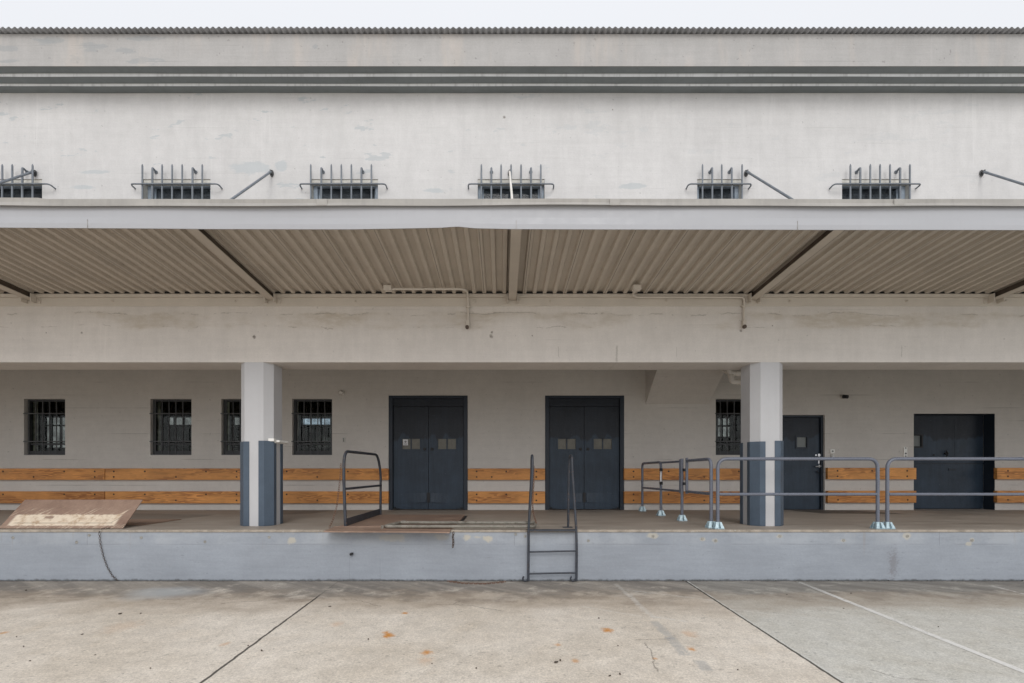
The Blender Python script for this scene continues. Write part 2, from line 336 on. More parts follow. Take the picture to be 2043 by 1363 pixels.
    for a, b in [((870, 1206), (925, 1207)), ((922, 1205), (960, 1212)), ((955, 1211), (1003, 1219)), ((905, 1206), (918, 1199)), ((1270, 1278), (1335, 1274)), ((1286, 1282), (1300, 1300)), ((1300, 1300), (1310, 1340)), ((1735, 1335), (1790, 1352)), ((1790, 1352), (1850, 1358)), ((0, 1193), (160, 1192)), ((290, 1195), (360, 1196)), ((440, 1204), (640, 1190)), ((700, 1195), (760, 1210))]:
        m = t.seg(x, y, gpt(*a), gpt(*b), 0.009, cw, 0.16); ck = m if ck is None else t.mx(ck, m)
    c = t.mix(t.m2('MULTIPLY', ck, 0.6), c, (0.16, 0.14, 0.12))
    # dirt line at the dock foot
    ft = t.rng(t.m2('ADD', y, t.m2('MULTIPLY', t.m2('SUBTRACT', wn, 0.5), 0.10)), 7.245, 7.285)
    c = t.mix(t.m2('MULTIPLY', ft, 0.85), c, (0.03, 0.03, 0.026))
    h = t.m2('ADD', t.m2('MULTIPLY', fine, 0.6), t.m2('MULTIPLY', mid, 0.5))
    h = t.m2('SUBTRACT', t.m2('SUBTRACT', h, t.m2('MULTIPLY', jn, 1.5)), ck)
    return t.finish(c, 0.88, 0, h, 0.35, 0.012, 0.2)

def mat_wood():
    t = NT('oiled_pine'); o = t.pos(); inf = t.n('ShaderNodeObjectInfo')
    rnd = inf.outputs['Random']
    p = t.vm('ADD', o, t.comb(t.m2('MULTIPLY', rnd, 37.0), 0.0, t.m2('MULTIPLY', rnd, 11.0)))
    lo = t.noise(t.vm('MULTIPLY', p, (0.55, 1, 4.0)), 1.5, 3, 0.5)
    ring = t.m2('FRACT', t.m2('ADD', t.m2('MULTIPLY', lo, 11.0), t.m2('MULTIPLY', t.sep(p)[2], 3.0)))
    g = t.rng(ring, 0.0, 0.85); g2 = t.rng(ring, 0.9, 1.0)
    g = t.m2('SUBTRACT', g, g2)
    fib = t.noise(t.vm('MULTIPLY', p, (2.2, 10, 60)), 2.0, 5, 0.6)
    gm = t.m2('MULTIPLY', g, t.rng(t.noise(t.vm('MULTIPLY', p, (0.5, 1, 3)), 2, 2, 0.5), 0.40, 0.62, 0.15, 1))
    c = t.mix(gm, (0.70, 0.315, 0.088), (0.37, 0.14, 0.038))
    c = t.mix(t.rng(fib, 0.4, 0.75, 0, 0.40), c, (0.42, 0.17, 0.05))
    big = t.noise(p, 1.2, 4, 0.6)
    c = t.mul(c, t.rng(big, 0.3, 0.7, 0.80, 1.12))
    c = t.mul(c, t.comb(t.m2('ADD', 0.88, t.m2('MULTIPLY', rnd, 0.22)), t.m2('ADD', 0.86, t.m2('MULTIPLY', rnd, 0.26)), t.m2('ADD', 0.85, t.m2('MULTIPLY', rnd, 0.3))))
    dirt = t.rng(t.noise(t.vm('MULTIPLY', p, (0.6, 1, 2.0)), 3.0, 6, 0.7), 0.52, 0.75)
    c = t.mix(t.m2('MULTIPLY', dirt, 0.45), c, (0.20, 0.10, 0.045))
    k = t.n('ShaderNodeTexVoronoi'); t.link(t.vm('MULTIPLY', p, (1.0, 1, 4)), k.inputs['Vector']); k.inputs['Scale'].default_value = 1.3
    knot = t.rng(k.outputs['Distance'], 0.05, 0.02)
    c = t.mix(t.m2('MULTIPLY', knot, 0.8), c, (0.10, 0.035, 0.012))
    return t.finish(c, t.rng(fib, 0.3, 0.7, 0.42, 0.6), 0, fib, 0.15, 0.003, 0.4)

def mat_plate(name, patch=False):
    t = NT(name); p = t.pos(); x, y, z = t.sep(p)
    n = t.noise(p, 2.2, 6, 0.65); f = t.noise(p, 30, 5, 0.7)
    c = t.mix(t.rng(n, 0.3, 0.7), (0.25, 0.165, 0.125), (0.36, 0.25, 0.19))
    c = t.mul(c, t.rng(f, 0.25, 0.75, 0.88, 1.08))
    scr = t.noise(t.vm('MULTIPLY', t.vm('ADD', p, t.comb(t.m2('MULTIPLY', z, -1.3), 0.0, 0.0)), (9, 1, 2.2)), 3.0, 5, 0.7)
    c = t.mix(t.m2('MULTIPLY', t.rng(scr, 0.58, 0.75), 0.25), c, (0.35, 0.24, 0.17))
    if patch:  # pale worn band with its sheen painted into the colour
        w1 = t.noise(t.vm('MULTIPLY', t.vm('ADD', p, t.comb(t.m2('MULTIPLY', z, -0.9), 0.0, 0.0)), (14, 1, 1.5)), 2.0, 4, 0.7)
        zt = t.m2('ADD', z, t.m2('MULTIPLY', t.m2('SUBTRACT', w1, 0.5), 0.035))
        xs = t.m2('ADD', x, t.m2('MULTIPLY', z, 0.0))
        m = t.m2('MULTIPLY', t.rng(zt, 0.79, 0.80), t.rng(zt, 0.955, 0.945))
        m = t.m2('MULTIPLY', m, t.m2('MULTIPLY', t.rng(xs, -7.55, -7.50), t.rng(xs, -5.87, -5.92)))
        upper = t.m2('MULTIPLY', t.rng(scr, 0.56, 0.62), t.m2('MULTIPLY', t.rng(z, 0.90, 0.94), t.rng(z, 1.08, 0.98)))
        lower = t.m2('MULTIPLY', t.rng(scr, 0.50, 0.60), t.rng(z, 0.84, 0.80))
        hole = t.box2(x, z, -7.06, -6.92, 0.893, 0.93, 0.01, w1, 0.02)
        m = t.m2('MULTIPLY', m, t.m2('SUBTRACT', 1.0, t.m2('MULTIPLY', hole, 0.9)))
        m = t.mx(m, t.m2('MULTIPLY', upper, 0.8), t.m2('MULTIPLY', lower, 0.55))
        inner = t.noise(t.vm('MULTIPLY', p, (3, 1, 5)), 3.0, 5, 0.68)
        pc = t.mix(t.rng(inner, 0.30, 0.56), (0.48, 0.34, 0.225), (0.76, 0.655, 0.52))
        pc = t.mix(t.m2('MULTIPLY', t.rng(scr, 0.55, 0.75), 0.35), pc, (0.55, 0.38, 0.26))
        c = t.mix(m, c, pc)
        lin = t.seg(x, z, (-7.45, 0.832), (-5.95, 0.832), 0.004); lin = t.mx(lin, t.seg(x, z, (-5.98, 0.835), (-5.86, 0.93), 0.004))
        c = t.mix(t.m2('MULTIPLY', lin, 0.8), c, (0.09, 0.05, 0.035))
    return t.finish(c, t.rng(n, 0.3, 0.7, 0.45, 0.65), 0.15, t.m2('ADD', n, t.m2('MULTIPLY', f, 0.5)), 0.2, 0.006, 0.4)

def mat_glass(name, trans, gloss=0.035, tint=(0.5, 0.52, 0.5), sky_haze=0.0):
    t = NT(name)
    tr = t.n('ShaderNodeBsdfTransparent'); d = t.n('ShaderNodeBsdfDiffuse'); g = t.n('ShaderNodeBsdfGlossy')
    nz = t.noise(t.pos(), 6, 4, 0.6)
    k = t.rng(nz, 0.3, 0.7, trans * 0.8, trans * 1.1)
    t.link(t.comb(t.m2('MULTIPLY', k, tint[0] * 2), t.m2('MULTIPLY', k, tint[1] * 2), t.m2('MULTIPLY', k, tint[2] * 2)), tr.inputs[0])
    g.inputs['Roughness'].default_value = 0.03
    mx = t.n('ShaderNodeMixShader'); mx.inputs[0].default_value = gloss
    t.t.links.new(tr.outputs[0], mx.inputs[1]); t.t.links.new(g.outputs[0], mx.inputs[2])
    d.inputs[0].default_value = (0.26, 0.31, 0.36, 1)  # bluish diffuse haze painted in place of a sky reflection
    m3 = t.n('ShaderNodeMixShader'); t.link(t.rng(nz, 0.3, 0.7, sky_haze * 0.6, sky_haze * 1.3), m3.inputs[0])
    t.t.links.new(mx.outputs[0], m3.inputs[1]); t.t.links.new(d.outputs[0], m3.inputs[2]); t.t.links.new(m3.outputs[0], t.out.inputs[0])
    return t.m

def mat_door():
    t = NT('door_two_coat_paint'); p = t.pos(); x, y, z = t.sep(p)
    n1 = t.noise(p, 1.6, 5, 0.6); n2 = t.noise(p, 26, 5, 0.65); st = t.noise(t.vm('MULTIPLY', p, (9, 1, 0.8)), 1.6, 4, 0.6)
    e = t.m2('ADD', z, t.m2('MULTIPLY', t.m2('SUBTRACT', t.noise(t.vm('MULTIPLY', p, (3.0, 1, .2)), 1.7, 2, 0.5), 0.5), 0.55))
    k = t.rng(e, 2.44, 2.36)
    c = t.mix(k, (0.015, 0.020, 0.029), (0.028, 0.044, 0.066))
    c = t.mul(c, t.rng(n1, 0.3, 0.7, 0.85, 1.18)); c = t.mul(c, t.rng(st, 0.3, 0.7, 1.1, 0.88))
    ch = t.m2('MULTIPLY', t.rng(t.noise(t.vm('MULTIPLY', p, (2, 1, 0.7)), 22, 5, 0.7), 0.70, 0.72), t.rng(z, 2.2, 1.0, 0.15, 1))
    c = t.mix(ch, c, (0.36, 0.38, 0.40))
    sc = t.rng(t.noise(t.vm('MULTIPLY', p, (1.2, 1, 6)), 9, 6, 0.72), 0.62, 0.68)
    c = t.mix(t.m2('MULTIPLY', sc, 0.35), c, (0.10, 0.125, 0.155))
    return t.finish(c, t.rng(n2, 0.3, 0.7, 0.32, 0.5), 0, t.m2('ADD', n2, t.m2('MULTIPLY', n1, 3.0)), 0.25, 0.008, 0.32)

def mat_line():
    t = NT('worn_white_marking'); p = t.pos(); x, y, z = t.sep(p)
    w = t.noise(p, 14, 6, 0.72); w2 = t.noise(p, 2.0, 4, 0.6)
    keep = t.rng(t.m2('ADD', w, t.m2('MULTIPLY', w2, 0.5)), 0.50, 0.74, 0.3, 0.85)
    near = t.rng(y, 7.1, 6.2, 0.35, 1.0)
    keep = t.m2('MULTIPLY', keep, near)
    b = t.n('ShaderNodeBsdfDiffuse'); t.link((0.80, 0.785, 0.75), b.inputs[0])
    tr = t.n('ShaderNodeBsdfTransparent'); mx = t.n('ShaderNodeMixShader'); t.link(keep, mx.inputs[0])
    t.t.links.new(tr.outputs[0], mx.inputs[1]); t.t.links.new(b.outputs[0], mx.inputs[2]); t.t.links.new(mx.outputs[0], t.out.inputs[0])
    return t.m

M = dict(
    wall=mat_front_wall(), parapet=mat_parapet(), back=mat_back_wall(), face=mat_dock_face(), floor=mat_dock_floor(),
    ground=mat_ground(), wood=mat_wood(), plate=mat_plate('rusty_brown_steel'), plate_worn_sheen=mat_plate('rusty_steel_with_worn_sheen', True),
    line=mat_line(),
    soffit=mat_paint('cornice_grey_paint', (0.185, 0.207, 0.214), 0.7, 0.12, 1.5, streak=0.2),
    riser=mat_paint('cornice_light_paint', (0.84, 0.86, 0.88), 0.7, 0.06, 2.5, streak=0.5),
    roof=mat_paint('galvanised_roof_sheet', (0.40, 0.41, 0.435), 0.55, 0.2, 2.0, metal=0.1, streak=0.4),
    column=mat_paint('column_white_paint', (0.50, 0.50, 0.51), 0.7, 0.04, 1.5, bump=0.12, streak=0.05),
    guard=mat_paint('slate_blue_paint', (0.070, 0.098, 0.135), 0.38, 0.14, 2.5, chips=0.745, chipcol=(0.3, 0.31, 0.32), streak=0.15),
    door=mat_door(),
    doorframe=mat_paint('dark_slate_frame_paint', (0.018, 0.026, 0.039), 0.45, 0.15, 2.0, chips=0.765, chipcol=(0.3, 0.3, 0.3)),
    sash=mat_paint('window_frame_grey', (0.055, 0.058, 0.062), 0.5, 0.15, 4),
    bluesash=mat_paint('window_frame_slate', (0.30, 0.36, 0.43), 0.5, 0.16, 4, streak=0.3),
    lintel=mat_paint('reveal_grey', (0.56, 0.55, 0.51), 0.8, 0.2, 6),
    bars=mat_paint('grille_steel_paint', (0.17, 0.19, 0.215), 0.5, 0.2, 8, chips=0.66, chipcol=(0.12, 0.085, 0.065)),
    darkbars=mat_paint('dark_grille_paint', (0.070, 0.072, 0.075), 0.5, 0.2, 8),
    rail=mat_paint('slate_rail_enamel', (0.140, 0.153, 0.190), 0.30, 0.07, 5),
    oldrail=mat_paint('worn_rail_paint', (0.040, 0.046, 0.058), 0.45, 0.25, 6, chips=0.60, chipcol=(0.15, 0.095, 0.065)),
    oldpipe=mat_paint('weathered_pipe', (0.22, 0.205, 0.175), 0.6, 0.35, 9, chips=0.60, chipcol=(0.11, 0.075, 0.05)),
    galv=mat_paint('pale_blue_galvanised', (0.44, 0.56, 0.61), 0.4, 0.2, 30, metal=0.15, chips=0.60, chipcol=(0.16, 0.24, 0.29)),
    fascia=mat_paint('fascia_grey_white', (0.395, 0.40, 0.42), 0.45, 0.025, 0.8, streak=0.04),
    gutter=mat_paint('gutter_beige_grey', (0.345, 0.33, 0.306), 0.55, 0.12, 1.5, streak=0.25),
    deck=mat_paint('canopy_taupe_paint', (0.47, 0.415, 0.35), 0.6, 0.07, 2.0, chips=0.745, chipcol=(0.12, 0.08, 0.06)),
    deckdark=mat_paint('seam_dark', (0.14, 0.12, 0.10), 0.7),
    taupe=mat_paint('ledger_taupe_paint', (0.55, 0.50, 0.435), 0.6, 0.05, 3.0),
    nosing=mat_paint('edge_concrete_nosing', (0.33, 0.285, 0.235), 0.7, 0.3, 7, chips=0.60, chipcol=(0.42, 0.40, 0.35)),
    chain=mat_paint('rusty_chain_iron', (0.10, 0.075, 0.06), 0.7, 0.3, 20, metal=0.3),
    rustchain=mat_paint('bright_rust_chain', (0.17, 0.10, 0.07), 0.8, 0.3, 20),
    steel=mat_paint('bare_steel', (0.55, 0.55, 0.56), 0.3, 0.1, 20, metal=0.8),
    webshade=mat_paint('dark_brown_web_shade', (0.075, 0.056, 0.042), 0.7, 0.3, 6),  # shade beside the beam flanges, put into the web colour
    black=mat_paint('black_hardware', (0.012, 0.012, 0.014), 0.45, 0.2, 5),
    white=mat_paint('white_plastic', (0.85, 0.84, 0.80), 0.5, 0.05, 5),
    paper=mat_paint('notice_paper', (0.72, 0.72, 0.73), 0.8, 0.03, 5),
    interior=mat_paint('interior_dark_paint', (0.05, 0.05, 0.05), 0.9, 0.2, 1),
    ceiling=mat_paint('soffit_paint', (0.27, 0.25, 0.22), 0.8, 0.06, 1.2),
    pvc=mat_paint('painted_pipe', (0.74, 0.71, 0.66), 0.5, 0.06, 3),
    brass=mat_paint('yellowed_wire_glass', (0.145, 0.137, 0.11), 0.35, 0.2, 9),
    bolt=mat_paint('recessed_bolt', (0.055, 0.028, 0.014), 0.6, 0.3, 30),
    plug=mat_paint('anchor_plug', (0.30, 0.285, 0.25), 0.7, 0.3, 30),
    glass=mat_glass('window_glass', 0.92, 0.015), upglass=mat_glass('upper_glass', 0.40, 0.015, (0.5, 0.52, 0.56), 0.16),
    frost=mat_glass('dusty_far_glass', 0.42, 0.02, (0.5, 0.5, 0.5)), clear=mat_glass('clean_far_glass', 0.62, 0.02, (0.46, 0.50, 0.55)),
    dimglass=mat_glass('blinded_glass', 0.06, 0.02),
)

# ---------------------------------------------------------------- mesh helpers
class MB:
    def __init__(s): s.v = []; s.f = []; s.mi = []; s.sm = []
    def add(s, vs, fs, mi=0, smooth=False):
        b = len(s.v); s.v += [tuple(a) for a in vs]
        for f in fs: s.f.append([b + i for i in f]); s.mi.append(mi); s.sm.append(smooth)
    def box(s, x0, x1, y0, y1, z0, z1, mi=0):
        vs = [(x, y, z) for x in (x0, x1) for y in (y0, y1) for z in (z0, z1)]
        s.add(vs, [(0, 1, 3, 2), (4, 6, 7, 5), (0, 4, 5, 1), (2, 3, 7, 6), (0, 2, 6, 4), (1, 5, 7, 3)], mi); return s
    def prism(s, pts, vec, mi=0):     # polygon (3d pts) swept along vec
        n = len(pts); a = [Vector(p) for p in pts]; b = [p + Vector(vec) for p in a]
        s.add(a + b, [list(range(n))[::-1], list(range(n, 2 * n))] + [(i, (i + 1) % n, n + (i + 1) % n, n + i) for i in range(n)], mi); return s
    def tube(s, pts, r, seg=10, mi=0, closed=False):
        pts = [Vector(p) for p in pts]; n = len(pts); rings = []
        up = None
        for i in range(n):
            if closed: t = pts[(i + 1) % n] - pts[i - 1]
            else: t = pts[min(i + 1, n - 1)] - pts[max(i - 1, 0)]
            t.normalize()
            if up is None:
                up = Vector((0, 0, 1)) if abs(t.z) < 0.9 else Vector((1, 0, 0))
            u = t.cross(up)
            if u.length < 1e-5: u = t.orthogonal()
            u.normalize(); w = u.cross(t).normalized(); up = w
            rr = r[i] if isinstance(r, (list, tuple)) else r
            rings.append([pts[i] + (u * math.cos(a) + w * math.sin(a)) * rr for a in [2 * math.pi * k / seg for k in range(seg)]])
        vs = [p for q in rings for p in q]; fs = []
        for i in range(n if closed else n - 1):
            j = (i + 1) % n
            for k in range(seg): fs.append((i * seg + k, i * seg + (k + 1) % seg, j * seg + (k + 1) % seg, j * seg + k))
        s.add(vs, fs, mi, True)
        if not closed: s.add(rings[0] + rings[-1], [list(range(seg)), list(range(seg, 2 * seg))[::-1]], mi)
        return s
    def disc(s, c, axis, r, h, seg=14, mi=0):
        c = Vector(c); a = Vector(axis).normalized(); return s.tube([c, c + a * h], r, seg, mi)
    def build(s, name, mats, parent=None, bevel=0.0, label=None, cat=None, group=None, kind=None):
        me = bpy.data.meshes.new(name); me.from_pydata(s.v, [], s.f)
        mats = mats if isinstance(mats, (list, tuple)) else [mats]
        for m in mats: me.materials.append(M[m] if isinstance(m, str) else m)
        for i, pl in enumerate(me.polygons): pl.material_index = s.mi[i]; pl.use_smooth = s.sm[i]
        bm = bmesh.new(); bm.from_mesh(me); bmesh.ops.recalc_face_normals(bm, faces=bm.faces); bm.to_mesh(me); bm.free()
        o = bpy.data.objects.new(name, me); COL.objects.link(o)
        if parent is not None: o.parent = parent; o.matrix_parent_inverse = Matrix.Translation(-Vector(parent_origin(parent)))
        if bevel:
            b = o.modifiers.new('bevel', 'BEVEL'); b.width = bevel; b.segments = 2; b.limit_method = 'ANGLE'; b.angle_limit = R(50)
        tag(o, label, cat, group, kind); return o
def parent_origin(o):
    v = Vector(o.location)
    while o.parent: o = o.parent; v = v
    return v if o.type == 'EMPTY' else Vector((0, 0, 0))
def tag(o, label=None, cat=None, group=None, kind=None):
    if label: o['label'] = label
    if cat: o['category'] = cat
    if group: o['group'] = group
    if kind: o['kind'] = kind
def thing(name, loc, label, cat, group=None):
    o = bpy.data.objects.new(name, None); COL.objects.link(o); o.location = loc; o.empty_display_size = 0.2
    tag(o, label, cat, group); return o
def fillet(pts, rad, n=6):
    pts = [Vector(p) for p in pts]; out = [pts[0]]
    for i in range(1, len(pts) - 1):
        a, b, c = pts[i - 1], pts[i], pts[i + 1]; u = (a - b); v = (c - b)
        r = min(rad, u.length * 0.48, v.length * 0.48); u.normalize(); v.normalize()
        p, q = b + u * r, b + v * r
        for k in range(n + 1):
            t = k / n; out.append((1 - t) ** 2 * p + 2 * t * (1 - t) * b + t * t * q)
    out.append(pts[-1]); return out
def holed_wall(mb, x0, x1, z0, z1, y0, y1, holes, mi=0, mrev=None):
    mrev = mi if mrev is None else mrev
    xs = sorted({x0, x1, *[h[0] for h in holes], *[h[1] for h in holes]}); zs = sorted({z0, z1, *[h[2] for h in holes], *[h[3] for h in holes]})
    xs = [x for x in xs if x0 <= x <= x1]; zs = [z for z in zs if z0 <= z <= z1]
    def solid(i, j):
        if i < 0 or j < 0 or i >= len(xs) - 1 or j >= len(zs) - 1: return None
        cx, cz = (xs[i] + xs[i + 1]) / 2, (zs[j] + zs[j + 1]) / 2
        return not any(h[0] < cx < h[1] and h[2] < cz < h[3] for h in holes)
    vid = {}
    def v(i, j, k):
        if (i, j, k) not in vid: vid[(i, j, k)] = len(mb.v); mb.v.append((xs[i], (y0, y1)[k], zs[j]))
        return vid[(i, j, k)]
    def face(l, m): mb.f.append(l); mb.mi.append(m); mb.sm.append(False)
    for i in range(len(xs) - 1):
        for j in range(len(zs) - 1):
            if not solid(i, j): continue
            for k in (0, 1): face([v(i, j, k), v(i + 1, j, k), v(i + 1, j + 1, k), v(i, j + 1, k)], mi)
            for (di, dj, a, b) in ((-1, 0, (i, j), (i, j + 1)), (1, 0, (i + 1, j), (i + 1, j + 1)), (0, -1, (i, j), (i + 1, j)), (0, 1, (i, j + 1), (i + 1, j + 1))):
                s_ = solid(i + di, j + dj)
                if not s_: face([v(*a, 0), v(*b, 0), v(*b, 1), v(*a, 1)], mrev if s_ is False else mi)
def chain(name, pts, parent=None, link=0.042, r=0.0045, mat='chain', **kw):
    pts = [Vector(p) for p in pts]; L = [0]
    for a, b in zip(pts, pts[1:]): L.append(L[-1] + (b - a).length)
    mb = MB(); n = int(L[-1] / (link * 0.72)); 
    for i in range(n):
        s = (i + 0.5) * L[-1] / n
        j = max(k for k in range(len(L) - 1) if L[k] <= s); t = (s - L[j]) / (L[j + 1] - L[j] + 1e-9)
        c = pts[j].lerp(pts[j + 1], t); d = (pts[j + 1] - pts[j]).normalized()
        u = d.cross(Vector((0.3, 1, 0.1))).normalized(); w = d.cross(u)
        if i % 2: u = w
        u = (u * math.cos(0.35) + d.cross(u) * math.sin(0.35))
        a, b = link * 0.5, link * 0.30
        ring = [c + d * (math.cos(q) * (a if True else 0)) + u * math.sin(q) * b for q in [2 * math.pi * k / 10 for k in range(10)]]
        mb.tube(ring, r, 5, closed=True)
    return mb.build(name, mat, parent, **kw)

# ================================================================ SETTING
XW = 21.0
g = MB()
ys = [-300, -25, 7.28, 9.0, 300]; zs_ = [-0.775, -0.775, 0.0, 0.0, 0.0]
for i in range(len(ys) - 1):
    g.add([(-300, ys[i], zs_[i]), (300, ys[i], zs_[i]), (300, ys[i + 1], zs_[i + 1]), (-300, ys[i + 1], zs_[i + 1])], [(0, 1, 2, 3)])
g.build('ground', 'ground', kind='structure', label='pale concrete yard with joints, rust spots and a dark band at the dock foot')
# white bay line, a sheet 4 mm above the yard
a, b = gpt(1592, 1161), gpt(2110, 1361)
def yz(y): return -0.175 + 0.024 * y + 0.004
mb = MB(); w = 0.036
ya, yb = 7.22, -4.0
xa = 4.36; xb = 4.47
mb.add([(xa - w, ya, yz(ya)), (xa + w, ya, yz(ya)), (xb + w, yb, yz(yb)), (xb - w, yb, yz(yb))], [(0, 1, 2, 3)])
mb.build('parking_line', 'line', kind='structure', label='worn white bay line running from the dock across the grey right slab')
# small debris on the yard: leaves, pebbles
lv = MB()
for px, py, r in [(164, 1267, .03), (240, 1226, .045), (281, 1225, .03), (47, 1291, .025), (33, 1272, .02), (52, 1179, .03), (1110, 1323, .045), (1118, 1319, .03), (1233, 1290, .02), (1472, 1338, .02), (1237, 1347, .025), (1217, 1350, .03), (735, 1277, .02), (862, 1326, .018), (658, 1211, .05), (522, 1300, .03), (190, 1308, .02), (495, 1290, .018), (1698, 1185, .025), (1570, 1187, .022), (1195, 1235, .02), (1872, 1252, .02), (1683, 1215, .022), (300, 1335, .02), (60, 1320, .018), (950, 1335, .02)]:
    u, v = gpt(px, py); an = random.random() * 3
    pts = []
    for k in range(7):
        q = 2 * math.pi * k / 7; rr = r * random.uniform(0.7, 1.1); 
        ex, ey = math.cos(q) * rr * .5, math.sin(q) * rr * 0.25
        pts.append((u + ex * math.cos(an) - ey * math.sin(an), v + ex * math.sin(an) + ey * math.cos(an), yz(v) + 0.002))
    lv.prism(pts, (0, 0, random.uniform(0.004, 0.010)))
leafm = mat_paint('dead_leaf', (0.075, 0.06, 0.045), 0.8, 0.4, 9)
lv.build('leaf_litter', leafm, kind='stuff', label='few dark dry leaves and crumbs scattered on the yard', cat='litter')
# weeds and grit in the crack at the foot of the dock
wd = MB()
for i in range(900):
    x = random.uniform(-8.2, 8.6)
    dens = 0.25 + (0.9 if 2.4 < x < 3.2 else 0) + (1.0 if x > 4.3 else 0) + (0.5 if -1.2 < x < .3 else 0) + (0.3 if x < -6.5 else 0)
    if random.random() > dens: continue
    h = random.uniform(0.002, 0.009) * (2.2 if random.random() > 0.95 else 1); r = random.uniform(0.006, 0.02)
    y = 7.285 - random.uniform(0, 0.02)
    wd.add([(x - r, y, -0.002), (x + r, y - 0.006, -0.002), (x, y - 0.012, h), (x + r * 0.4, y + 0.004, -0.002)], [(0, 1, 2), (1, 3, 2), (3, 0, 2)])
weed = mat_paint('dirt_and_moss', (0.035, 0.035, 0.022), 0.95, 0.4, 20)
wd.build('grit_line', weed, kind='stuff', label='thin line of dirt and moss in the crack below the dock face', cat='dirt')

# ================================================================ WAREHOUSE
W = thing('warehouse', (0, D_WALL, 0), 'pale grey concrete warehouse with recessed dock, small barred upper windows and stepped cornice', 'building')
H_BEAM = 3.354
UP = [(-40, 84), (286, 420), (621, 754), (953, 1086.5), (1391, 1479.5), (1680, 1816)]
zt, zb = Z(357.5, D_WALL), 5.25
uph = [(X(a, D_WALL), X(b, D_WALL), zb, zt) for a, b in UP]
mb = MB(); holed_wall(mb, -XW, XW, H_BEAM, 7.640, D_WALL, 8.38, uph, 0, 1)
mb.box(-XW, XW, 7.675, 8.38, 7.6405, 7.663 + 0.6)     # core behind the cornice
mb.build('front_wall', ['wall', 'lintel'], W)
# stepped cornice: three soffits with thin pale risers, slightly wavy like hand-floated plaster
def wav(x, s): return 0.002 * math.sin(x * 1.3 + s) + 0.0012 * math.sin(x * 4.3 + 2 * s)
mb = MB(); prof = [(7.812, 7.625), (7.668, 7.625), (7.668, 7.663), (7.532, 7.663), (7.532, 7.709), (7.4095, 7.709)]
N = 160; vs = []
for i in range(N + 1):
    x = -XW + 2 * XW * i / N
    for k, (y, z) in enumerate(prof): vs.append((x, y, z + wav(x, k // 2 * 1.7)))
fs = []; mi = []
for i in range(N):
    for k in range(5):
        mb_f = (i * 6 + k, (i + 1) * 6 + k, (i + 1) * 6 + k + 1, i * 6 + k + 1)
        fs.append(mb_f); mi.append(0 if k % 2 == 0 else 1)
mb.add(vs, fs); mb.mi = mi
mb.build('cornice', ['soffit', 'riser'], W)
mb = MB(); mb.box(-XW, XW, 7.411, 7.674, 7.722, 8.2065)
mb.build('parapet', 'parapet', W)
# corrugated roof with overhanging eave
mb = MB(); vs = []; n = int(2 * XW / 0.0894 * 8)
for i in range(n + 1):
    x = -XW + 2 * XW * i / n; z = 0.014 * math.cos(2 * math.pi * x / 0.0894)
    z += 0.003 * math.sin(x * 1.3)
    for (y, zz) in ((7.325, 8.222), (7.70, 8.236), (16.85, 8.65)): vs.append((x, y, zz + z))
b = len(vs) // 3
fs = [(i * 3 + k, (i + 1) * 3 + k, (i + 1) * 3 + k + 1, i * 3 + k + 1) for i in range(n) for k in (0, 1)]
mb.add(vs, fs, 0, True)
mb.add([(x, y, z + 0.004) for x, y, z in vs], fs, 0, True)
mb.build('roof', 'roof', W)
# upper windows
def upper_window(a, b, bars, bent, hb):
    x0, x1 = X(a, D_WALL), X(b, D_WALL)
    f = MB(); y0 = D_WALL + 0.095; fw = 0.062
    f.box(x0 + .001, x0 + fw, y0, y0 + .06, zb + .001, zt - .001).box(x1 - fw, x1 - .001, y0, y0 + .06, zb + .001, zt - .001)
    f.box(x0 + fw, x1 - fw, y0 + .002, y0 + .06, zt - fw * 1.05, zt - .001).box(x0 + fw, x1 - fw, y0 + .002, y0 + .06, zb, zb + fw)
    # inner hopper sash
    s = y0 + .062; c0, c1 = x0 + fw, x1 - fw
    f.box(c0, c0 + .03, s, s + .03, zb + .05, zt - fw).box(c1 - .03, c1, s, s + .03, zb + .05, zt - fw)
    f.box(c0 + .03, c1 - .03, s, s + .03, 5.905, 5.955)
    k = 4 if b - a > 100 else 3
    for i in range(1, k): 
        xm = c0 + (c1 - c0) * i / k; f.box(xm - .012, xm + .012, s, s + .028, zb + .05, 5.905)
    win = f.build('upper_window', 'bluesash', W, 0.003)
    li = MB(); li.box(x0 + .002, x1 - .002, D_WALL + .012, y0 - .001, zt - .052, zt - .002); li.build('lintel', 'lintel', win)
    gl = MB(); gl.box(c0, c1, s + .012, s + .016, zb + .05, zt - fw * 1.02); gl.build('pane', 'upglass', win)
    lv = MB()
    for q in range(7): lv.box(c0, c1, s + .07 + 0.004 * (q % 2), s + .10, 5.72 + q * 0.065, 5.735 + q * 0.065)
    lv.build('louvre', 'sash', win)
    gr = MB(); gy = D_WALL - 0.085; r = 0.0135
    for i, px in enumerate(bars):
        xb = X(px, gy)
        if i in bent:
            top = Z(334, gy)
            gr.tube(fillet([(xb, gy, zb), (xb, gy, top), (xb + .0, D_WALL + .01, top - 0.03)], 0.03, 5), r * 1.15, 8)
            gr.disc((xb, D_WALL - .012, top - .027), (0, 1, 0), .028, .014, 10)
        else: gr.tube([(xb, gy, zb), (xb, gy, Z(331, gy)), (xb, gy, Z(327.5, gy))], [r, r, r * .35], 8)
    zh = Z(368, gy - .012)
    for zz in (zh, zh - 0.62):
        xa, xb = X(hb[0], gy), X(hb[1], gy)
        gr.tube(fillet([(xa + .0, D_WALL + .01, zz - .015), (xa + .0, gy - .024, zz), (xb, gy - .024, zz), (xb, D_WALL + .01, zz - .015)], 0.05, 5), r * .85, 8)
    gr.build('grille', 'bars', win)
upper_window(-40, 84, [-35.5, -15.5, 4.5, 24.5, 44.5, 65], (1, 4), (-60, 101))
